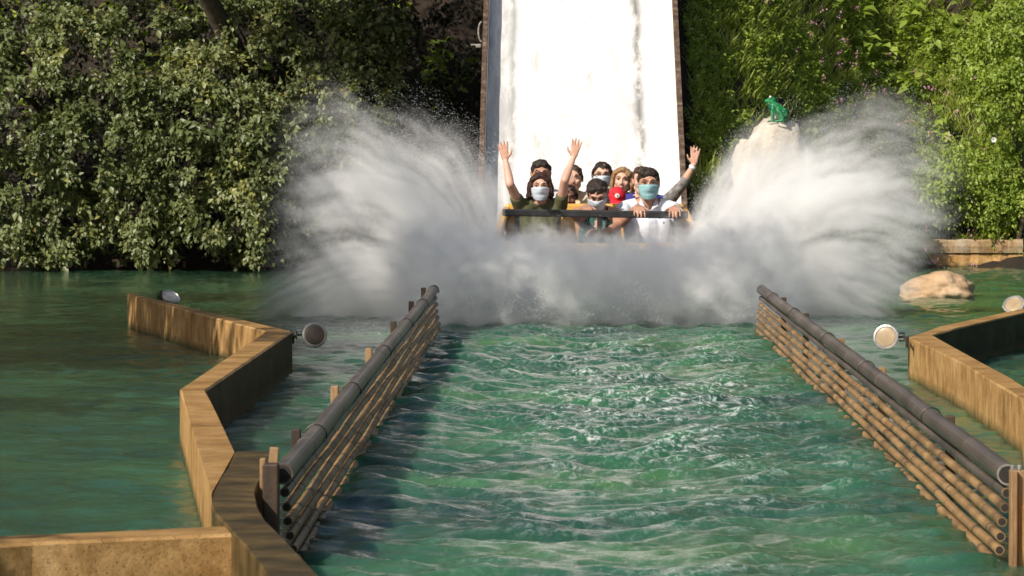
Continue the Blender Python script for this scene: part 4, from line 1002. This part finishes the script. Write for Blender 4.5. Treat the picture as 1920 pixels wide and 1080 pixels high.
# right hillside: herbs and grass rooted on the terrain
def hill_pts(n, x0, x1, y0, y1):
    p = g.uniform([x0, y0], [x1, y1], (n, 2)); z = terrain(p[:, 0], p[:, 1])
    ok = z > 0.06
    # keep clear of the slide
    ok &= (p[:, 0] > SX + SW + .12)
    return np.stack([p[:, 0], p[:, 1], z], 1)[ok]
def stalks(base, h, nl, leaf, spread, lw, tint0, fine=.0):
    n = len(base); H = h * g.uniform(.5, 1.2, n); lean = g.normal(0, .22, (n, 2)); lean[:, 1] -= .12
    t = g.random((n, nl)) ** .75
    P = np.repeat(base[:, None, :], nl, 1).copy(); P[:, :, 2] += H[:, None] * t
    P[:, :, :2] += lean[:, None, :] * (H[:, None] * t ** 1.5)[:, :, None]
    a = g.uniform(0, 2 * math.pi, (n, nl)); D = np.stack([np.cos(a), np.sin(a), g.normal(spread, .4, (n, nl))], 2)
    N = np.stack([-np.cos(a) * .3, -np.sin(a) * .3 - .3, np.ones_like(a)], 2) + g.normal(0, .35, (n, nl, 3))
    T = np.clip(tint0 + g.normal(0, .12, (n, 1)) + g.normal(0, .14, (n, nl)), 0, .95)
    m = n * nl
    return P.reshape(m, 3), D.reshape(m, 3), N.reshape(m, 3), leaf * g.uniform(.6, 1.25, m), np.full(m, lw) * g.uniform(.8, 1.2, m), T.reshape(m)
def clumpy(b, s, thr):
    v = np.array([mnoise.noise(Vector((q[0] * s, q[1] * s, q[2] * s))) for q in b]); return b[v > thr], b[v <= thr]
hb = hill_pts(14000, 1.2, 6.2, 37.4, 49.6)
ha, hg = clumpy(hb, 1.3, -0.08)
P, D, N, L, W_, T = stalks(ha, .25, 22, .047, -.15, .42, .5)
tag(leaf_obj('herbs', P, D, N, L, W_, T, M['leafR']), 'bright green leafy herbs covering the sunlit right hillside', 'herbs', kind='stuff')
P, D, N, L, W_, T = stalks(hill_pts(12000, 1.2, 6.2, 37.4, 49.6), .03, 7, .17, 2.0, .07, .5)
tag(leaf_obj('grass', P, D, N, L, W_, T, M['leafG'], fold=.1), 'long grass growing among the herbs on the right hillside', 'grass', kind='stuff')
# farther ground cover, seen only by the water
hb = np.concatenate([hill_pts(1500, 6.2, 14, 44, 58), g.uniform([-14, 46.5, 0], [6, 62, 0], (2500, 3))]); hb[:, 2] = terrain(hb[:, 0], hb[:, 1])
hb = hb[np.abs(hb[:, 0] - SX) > 1.3]
P, D, N, L, W_, T = stalks(hb, .5, 14, .16, -.1, .5, .5)
tag(leaf_obj('hill_cover', P, D, N, L, W_, T, M['leafR']), 'green ground cover over the rest of the hill', 'ground cover', kind='stuff')
# leafy shrubs at the right, above the bank wall
sh = [((wx(1905, 45), 45.4, .3), [(1905, 60, 45.3, 70, 70), (1890, 180, 45.0, 60, 60), (1850, 120, 45.4, 60, 55)], 'tall bright climbing shrub at the top right edge of the hillside', .045),
      ((wx(1880, 45), 46.0, .5), [(1890, 320, 45.5, 60, 60), (1860, 375, 45.5, 70, 38), (1910, 385, 45.5, 45, 38)], 'drooping leafy shrub hanging over the right end of the bank wall', .044),
      ((wx(1760, 45), 46.0, .5), [(1790, 325, 45.5, 70, 45), (1745, 370, 45.5, 60, 34)], 'low leafy shrub above the left half of the bank wall', .044)]
for base, ll, lab, lf in sh:
    lobes = [(wx(a, y), y, wz(b, y), rx * y / 8160, .3, rz * y / 8160) for a, b, y, rx, rz in ll]
    tree('leafy_shrub', base, lobes, 70, 36, lf, .10, lab, 'shrub', 'leafR', tr=.03, droop=.9, loose=.4, group='shrubs above the bank wall')
# flowers
M['pinkpetal'] = mottled('pink_petal', (.40, .16, .26), (.55, .28, .36), 30, .6, 0)
M['whitepetal'] = mottled('white_petal', (.75, .75, .70), (.85, .85, .8), 30, .6, 0)
M['orangepetal'] = mottled('orange_petal', (.60, .24, .12), (.7, .35, .2), 30, .6, 0)
def flower(px, py, y, r, mat, label, n=6, head=False):
    c = at_y(px, py, y); root = empty('flower', c); tag(root, label, 'flower')
    bm = bmesh.new()
    for k in range(n):
        a = 2 * math.pi * k / n; u = Vector((math.cos(a), -0.35, math.sin(a))); s = Vector((-math.sin(a), 0, math.cos(a)))
        v = [bm.verts.new(q) for q in (u * r * .1, u * r * .6 + s * r * .35, u * r, u * r * .6 - s * r * .35)]
        bm.faces.new(v)
    bm_obj('petals', bm, mat, root)
    bm = bmesh.new(); tube(bm, [(0, .01, 0), (.01, .06, -.14), (0, .12, -.3)], .003, 5); bm_obj('stem', bm, M['leafR'], root)
flower(1863, 262, 44.2, .032, M['whitepetal'], 'small white flower high among the herbs near the right edge')
flower(1629, 345, 43.2, .030, M['whitepetal'], 'small white flower low on the hillside right of the spray')
fl = g.uniform([1.6, 43.6], [5.2, 47.5], (170, 2)); fz = terrain(fl[:, 0], fl[:, 1]) + .30
Pf = np.repeat(np.stack([fl[:, 0], fl[:, 1] - .1, fz], 1), 9, 0) + g.normal(0, .018, (170 * 9, 3))
tag(leaf_obj('pink_flowers', Pf, g.normal(0, 1, Pf.shape), g.normal(0, .5, Pf.shape) + [0, -.6, .6], np.full(len(Pf), .022), np.full(len(Pf), .8), np.zeros(len(Pf)), M['pinkpetal']), 'faint pink flower heads scattered over the right hillside herbs', 'flowers', kind='stuff')
# tall reed-like plant beside the slide
root = empty('reed_plant', at_y(1322, 400, 38.6)); tag(root, 'tall arching reed plant right beside the slide edge', 'plant')
n = 90; b0 = np.array(root.location)
aa = g.uniform(0, 2 * math.pi, n); V = []; F = []; TT = []
for k in range(n):
    h = g.uniform(.35, .85); d = np.array([math.cos(aa[k]), math.sin(aa[k]) * .7, 0]); s = np.array([-d[1], d[0], 0]) * .011; w0 = g.normal(0, .05, 3) * [1, 1, 0]
    bend = g.uniform(.12, .34); i0 = len(V); m = 7
    for j in range(m + 1):
        t = j / m; p = w0 + d * bend * t ** 2.0 * 1.2 + np.array([0, 0, h * (t - .35 * t ** 3.2)]); ww = s * (1 - t ** 2) + s * .05
        V += [p - ww, p + ww]; TT += [g.uniform(.3, .95)] * 2
    for j in range(m): F.append([i0 + 2 * j, i0 + 2 * j + 1, i0 + 2 * j + 3, i0 + 2 * j + 2])
from_np('blades', V, F, M['leafG'], root, attrs={'tint': TT})
# frog rock, pale rocks under it
rock('frog_rock', (wx(1445, 39.4), 39.45, 0.42), (0.46, .42, 1.04), 4.2, 'tall pale rock carrying the green frog beside the slide', M['palerock'])
rock('pale_rock', (wx(1345, 38.6), 38.7, 0.05), (.26, .25, .5), 6.4, 'pale rock low beside the slide, behind the boat and spray', M['palerock'])
# frog
fr = empty('frog_statue', at_y(1452, 229, 39.25), R(-8)); tag(fr, 'shiny green frog statue sitting on the pale rock', 'statue')
M['frog'] = mottled('green_glazed_frog', (.004, .15, .045), (.010, .25, .08), 14, .3, .1)
M['frogdark'] = mottled('dark_frog_belly', (.01, .07, .04), (.02, .10, .06), 14, .35, .1)
bm = bmesh.new()
rcone(bm, (.07, 0, .075), .058, (-.005, 0, .15), .042)                 # back to shoulders
rcone(bm, (-.005, 0, .15), .04, (-.025, 0, .185), .036)
rcone(bm, (-.02, 0, .195), .036, (-.075, 0, .188), .020)               # head and snout, facing left
rcone(bm, (-.03, -.022, .218), .016, (-.03, -.022, .222), .015); rcone(bm, (-.03, .022, .218), .016, (-.03, .022, .222), .015)
for s in (-1, 1):
    rcone(bm, (-.01, s * .04, .13), .020, (-.018, s * .055, .06), .014); rcone(bm, (-.018, s * .055, .06), .014, (-.01, s * .05, .012), .012)
    rcone(bm, (-.01, s * .05, .010), .011, (-.055, s * .06, .008), .009); rcone(bm, (-.01, s * .05, .010), .010, (-.045, s * .035, .008), .007)
    rcone(bm, (.09, s * .035, .05), .034, (.045, s * .07, .095), .026); rcone(bm, (.045, s * .07, .095), .022, (.085, s * .08, .02), .014)
    rcone(bm, (.085, s * .08, .012), .013, (.02, s * .085, .008), .010)
rcone(bm, (.075, 0, .04), .045, (.09, 0, .03), .04)
b = bm_obj('body', bm, M['frog'], fr); remesh(b, .006, 2)
for s in (-1, 1):
    bm = bmesh.new(); bmesh.ops.create_uvsphere(bm, u_segments=14, v_segments=10, radius=.0135)
    for v in bm.verts: v.co += Vector((-.036, s * .031, .224))
    bm_obj('eye', bm, M['whitepetal'], fr, smooth=True)
    bm = bmesh.new(); bmesh.ops.create_uvsphere(bm, u_segments=10, v_segments=8, radius=.005)
    for v in bm.verts: v.co += Vector((-.043, s * .042, .226))
    bm_obj('pupil', bm, M['black'], fr, smooth=True)
bm = bmesh.new(); rcone(bm, (-.045, 0, .165), .025, (-.03, 0, .12), .028)
bm_obj('throat', bm, M['frogdark'], fr, smooth=True)

# woods on top of the hill: too far and dense to count
wl = [(x + g.uniform(-.8, .8), y + g.uniform(-.8, .8), z + g.uniform(-1, 1), 1.7, 1.5, 1.6) for x in (-20, -17, -14, -11, -8, -5, 4, 7, 10, 13, 17) for y, z in ((53, 7.5), (57, 11.0), (61, 14.0))]
P, D, N, L, T = crown(wl, 46, 16, .30, .5, view_cull=False)
tag(leaf_obj('woods', P, D, N, L, g.uniform(.5, .75, len(P)), T, M['leafL']), 'dense woods on the hill above the slide', 'woods', kind='stuff')

# ------------------------------------------------------------------ splash (mist as a density grid)
class E:
    def __init__(s, t, k): s.t, s.k = t, k
    def _m(s, op, *a):
        n = s.t.nodes.new('ShaderNodeMath'); n.operation = op
        for i, v in enumerate((s,) + a):
            if isinstance(v, E): s.t.links.new(v.k, n.inputs[i])
            else: n.inputs[i].default_value = float(v)
        return E(s.t, n.outputs[0])
    def __add__(s, o): return s._m('ADD', o)
    __radd__ = __add__
    def __sub__(s, o): return s._m('SUBTRACT', o)
    def __rsub__(s, o): return (s * -1) + o
    def __mul__(s, o): return s._m('MULTIPLY', o)
    __rmul__ = __mul__
    def __truediv__(s, o): return s._m('DIVIDE', o)
    def __pow__(s, o): return s._m('POWER', o)
    def max(s, o): return s._m('MAXIMUM', o)
    def min(s, o): return s._m('MINIMUM', o)
    def sin(s): return s._m('SINE')
    def sqrt(s): return s._m('SQRT')
    def exp(s): return s._m('EXPONENT')
    def atan2(s, o): return s._m('ARCTAN2', o)
    def step(s, a, b, c=0., d=1.):
        n = s.t.nodes.new('ShaderNodeMapRange'); n.interpolation_type = 'SMOOTHSTEP'
        for i, v in enumerate((s, a, b, c, d)):
            if isinstance(v, E): s.t.links.new(v.k, n.inputs[i])
            else: n.inputs[i].default_value = float(v)
        return E(s.t, n.outputs[0])
    def curve(s, pts):
        n = s.t.nodes.new('ShaderNodeFloatCurve'); s.t.links.new(s.k, n.inputs[1]); c = n.mapping.curves[0]
        c.points[0].location = pts[0]; c.points[1].location = pts[-1]
        for p in pts[1:-1]: c.points.new(*p)
        n.mapping.use_clip = False; n.mapping.update(); return E(s.t, n.outputs[0])
def vec(a, b, c):
    n = a.t.nodes.new('ShaderNodeCombineXYZ')
    for i, v in enumerate((a, b, c)):
        if isinstance(v, E): a.t.links.new(v.k, n.inputs[i])
        else: n.inputs[i].default_value = v
    return n.outputs[0]
def nz(t, v, scale, detail=3, rough=.6, dist=0.):
    n = t.nodes.new('ShaderNodeTexNoise'); n.inputs['Scale'].default_value = scale; n.inputs['Detail'].default_value = detail
    n.inputs['Roughness'].default_value = rough; n.inputs['Distortion'].default_value = dist
    t.links.new(v, n.inputs['Vector']); return E(t, n.outputs[0])
def mist_mat(name, dens, aniso):
    m = bpy.data.materials.new(name); m.use_nodes = True; n = m.node_tree; n.nodes.remove(n.nodes['Principled BSDF'])
    v = n.nodes.new('ShaderNodeVolumePrincipled'); v.inputs['Color'].default_value = (1, 1, 1, 1)
    v.inputs['Density'].default_value = dens; v.inputs['Anisotropy'].default_value = aniso
    n.links.new(v.outputs[0], n.nodes['Material Output'].inputs['Volume']); return m
M['mist'] = mist_mat('fine_water_mist', DENS, -0.15)
def volume(name, lo, hi, vox, field, label):
    me = bpy.data.meshes.new(name)
    me.from_pydata([lo, hi], [(0, 1)], []); o = bpy.data.objects.new(name, me); COL.objects.link(o)
    o.data.materials.append(M['mist'])
    t = bpy.data.node_groups.new(name, 'GeometryNodeTree')
    t.interface.new_socket('Geometry', in_out='OUTPUT', socket_type='NodeSocketGeometry')
    out = t.nodes.new('NodeGroupOutput'); vc = t.nodes.new('GeometryNodeVolumeCube')
    ps = t.nodes.new('GeometryNodeInputPosition'); sp = t.nodes.new('ShaderNodeSeparateXYZ'); t.links.new(ps.outputs[0], sp.inputs[0])
    x, y, z = (E(t, sp.outputs[i]) for i in range(3))
    d = field(t, x, y, z)
    t.links.new(d.k, vc.inputs['Density'])
    vc.inputs['Min'].default_value = lo; vc.inputs['Max'].default_value = hi
    for i, k in enumerate(('Resolution X', 'Resolution Y', 'Resolution Z')): vc.inputs[k].default_value = max(8, int((hi[i] - lo[i]) / vox[i]))
    sm = t.nodes.new('GeometryNodeSetMaterial'); sm.inputs['Material'].default_value = M['mist']
    t.links.new(vc.outputs[0], sm.inputs[0]); t.links.new(sm.outputs[0], out.inputs[0])
    md = o.modifiers.new('mist', 'NODES'); md.node_group = t
    tag(o, label, 'splash', kind='stuff'); return o
def plume(ox, oy, sgn, env, base, tiltx):
    """fan of spray thrown up and sideways from the bow at (ox, oy); env: reach over elevation angle / 90deg"""
    def f(t, x, y, z):
        u0 = (x - ox) * sgn
        w0 = z - 0.02
        bendz = w0 + u0.max(0.) * u0.max(0.) * 0.10            # gravity bends the sheets over
        r = (u0 * u0 + bendz * bendz).sqrt()
        warp = nz(t, vec(x * 1.4, y * 1.4, z * 1.4), 1.0, 3, .6)
        phi = bendz.max(-.1).atan2(u0) / (math.pi / 2) + (warp - .5) * .20
        reach = phi.min(1.25).max(0.).curve(env)
        st = nz(t, vec(phi * 7. + r * 1.6, r * .9, (y - oy) * 1.6), 1.0, 6, .70, .5)
        st2 = nz(t, vec(phi * 34. + r * 7., r * 1.4, (y - oy) * 4.), 1.0, 4, .72, .3)
        bl = nz(t, vec(x * 2.4, y * 2.2, z * 2.6), 1.0, 5, .62, .2)
        edge = reach * (0.72 + st * 0.35 + st2 * 0.25)
        rad = (r / edge).step(0.38, 1.10, 1., 0.)
        rad = rad * rad
        thick = 0.20 + r * 0.16
        yc = oy + r * tiltx + (bl - .5) * .35
        dy = (y - yc) / thick
        prof = (dy * dy * -1.).exp()
        inner = phi.step(1.04, 1.22, 1., 0.)
        streak = (st * .40 + st2 * .60).step(.38, .60, .08, 1.7)
        low = (z).step(0.0, 0.75, 1.0, 0.62)
        d = rad * prof * inner * streak * low * (bl.step(.34, .62, .45, 1.25)) * base
        cut = d - 0.02
        return cut.max(0.)
    return f
def bank(t, x, y, z):
    """low rolling mist pushed ahead of the bow"""
    n1 = nz(t, vec(x * 1.5, y * 1.5, z * 1.8), 1.3, 5, .62, .4); n2 = nz(t, vec(x * 3.4, y * 3., z * 4.4), 1.9, 6, .72, .8)
    n3 = nz(t, vec(x * 13., y * 5., z * 5.), 1.0, 4, .7, .6)
    xc = x - 0.28
    top = 0.56 + (n1 - .5) * .70 + (n2 - .5) * .55 + (n3 - .5) * .25 + (xc * xc) * 0.10
    hz = (z / top).step(.35, 1.15, 1., 0.)
    front = (y + (n1 - .5) * 1.9 + (n2 - .5) * .8 + z * .5).step(30.8, 31.9, 0., 1.); back = y.step(33.2, 33.6, 1., 0.)
    side = ((xc * xc).sqrt() + (n1 - .5) * .4).step(1.10, 1.6, 1., 0.)
    d = hz * front * back * side * (n2.step(.40, .60, .06, 1.8)) * (n3.step(.35, .65, .5, 1.4)) * 1.1 - .01
    return d.max(0.)
ENVL = [(0, .80), (.1, .80), (.25, .84), (.43, .96), (.55, 1.06), (.62, 1.04), (.70, .86), (.83, .74), (.92, .66), (1.0, .58), (1.25, .34)]
ENVR = [(0, .72), (.12, .75), (.25, .90), (.36, 1.06), (.50, 1.14), (.62, 1.02), (.72, .80), (.80, .74), (.90, .62), (1.0, .46), (1.25, .3)]
ENVL = [(a, b) for a, b in ENVL]; ENVR = [(a, b) for a, b in ENVR]
def scaled(env, k): return [(a, b * k) for a, b in env]
volume('splash_spray', (-3.2, 31.4, 0.0), (-0.42, 34.6, 2.4), (.018, .05, .015), plume(-0.55, 33.2, -1, scaled(ENVL, 2.32), .95, -.20), 'white plume of spray thrown up on the left of the boat')
volume('splash_spray', (1.0, 31.4, 0.0), (4.3, 34.9, 2.5), (.018, .05, .015), plume(1.12, 33.2, 1, scaled(ENVR, 2.28), 1.15, -.12), 'bright plume of spray thrown up on the right of the boat')
volume('splash_mist', (-1.6, 30.0, 0.0), (2.2, 33.62, 1.15), (.02, .035, .018), bank, 'grey rolling mist in front of the bow between the pipe barriers')
# droplets flung off the plumes
def drops(n, ox, sgn, env, seed, rmin, rmax, label):
    q = np.random.default_rng(seed)
    ns = 420; sp = q.beta(2.6, 1.5, ns) * 1.12; sr = q.uniform(.75, 1.12, ns); sy = q.normal(0, .16, ns); sw_ = q.uniform(.004, .02, ns)
    k = q.integers(0, ns, n); ph = sp[k] + q.normal(0, 1, n) * sw_[k]; r0 = np.interp(ph, [a for a, b in env], [b for a, b in env])
    r = r0 * sr[k] * q.beta(4.0, 1.3, n); a = ph * math.pi / 2
    u = r * np.cos(a); wz_ = r * np.sin(a) - .10 * np.maximum(u, 0) ** 2
    P = np.stack([ox + sgn * u + q.normal(0, .012, n), 33.2 - .15 * r + sy[k] * (.4 + r * .5) + q.normal(0, .05, n), wz_ + .02 + q.normal(0, .012, n)], 1)
    P = P[P[:, 2] > .02]; n = len(P)
    rad = q.uniform(rmin, rmax, n) * (q.random(n) ** 1.5 * .8 + .35)
    oc = np.array([[1, 0, 0], [-1, 0, 0], [0, 1, 0], [0, -1, 0], [0, 0, 1], [0, 0, -1]], float)
    V = (P[:, None, :] + oc[None] * rad[:, None, None]).reshape(-1, 3)
    f = np.array([[0, 2, 4], [2, 1, 4], [1, 3, 4], [3, 0, 4], [2, 0, 5], [1, 2, 5], [3, 1, 5], [0, 3, 5]])
    F = (f[None] + (np.arange(n) * 6)[:, None, None]).reshape(-1, 3)
    tag(from_np('water_drops', V, F, M['drop'], smooth=True), label, 'water drops', kind='stuff')
m = MT('water_drop'); m.b.inputs['Base Color'].default_value = (.75, .78, .78, 1); m.b.inputs['Roughness'].default_value = .08
m.b.inputs['IOR'].default_value = 1.333; M['drop'] = m.m
drops(26000, -0.55, -1, scaled(ENVL, 2.25), 3, .0012, .0028, 'loose water drops round the left plume')
drops(30000, 1.12, 1, scaled(ENVR, 2.2), 4, .0012, .0028, 'loose water drops round the right plume')

q = np.random.default_rng(9); n = 16000
ang = q.integers(0, 260, n); cx_ = q.uniform(-.75, 1.35, 260); cy2 = q.uniform(30.7, 32.9, 260); ch_ = q.gamma(3., .09, 260); vx = q.normal(0, .25, 260)
tt = q.beta(2, 1.6, n); P = np.stack([cx_[ang] + vx[ang] * tt + q.normal(0, .03, n), cy2[ang] - .3 * tt + q.normal(0, .05, n), .02 + ch_[ang] * tt + q.normal(0, .012, n)], 1)
P = P[P[:, 2] > .01]; n = len(P); rad = q.uniform(.0012, .003, n); oc = np.array([[1, 0, 0], [-1, 0, 0], [0, 1, 0], [0, -1, 0], [0, 0, 1], [0, 0, -1]], float)
V = (P[:, None, :] + oc[None] * rad[:, None, None]).reshape(-1, 3)
f = np.array([[0, 2, 4], [2, 1, 4], [1, 3, 4], [3, 0, 4], [2, 0, 5], [1, 2, 5], [3, 1, 5], [0, 3, 5]])
tag(from_np('water_drops', V, (f[None] + (np.arange(n) * 6)[:, None, None]).reshape(-1, 3), M['drop'], smooth=True), 'loose water drops in the low mist before the bow', 'water drops', kind='stuff')
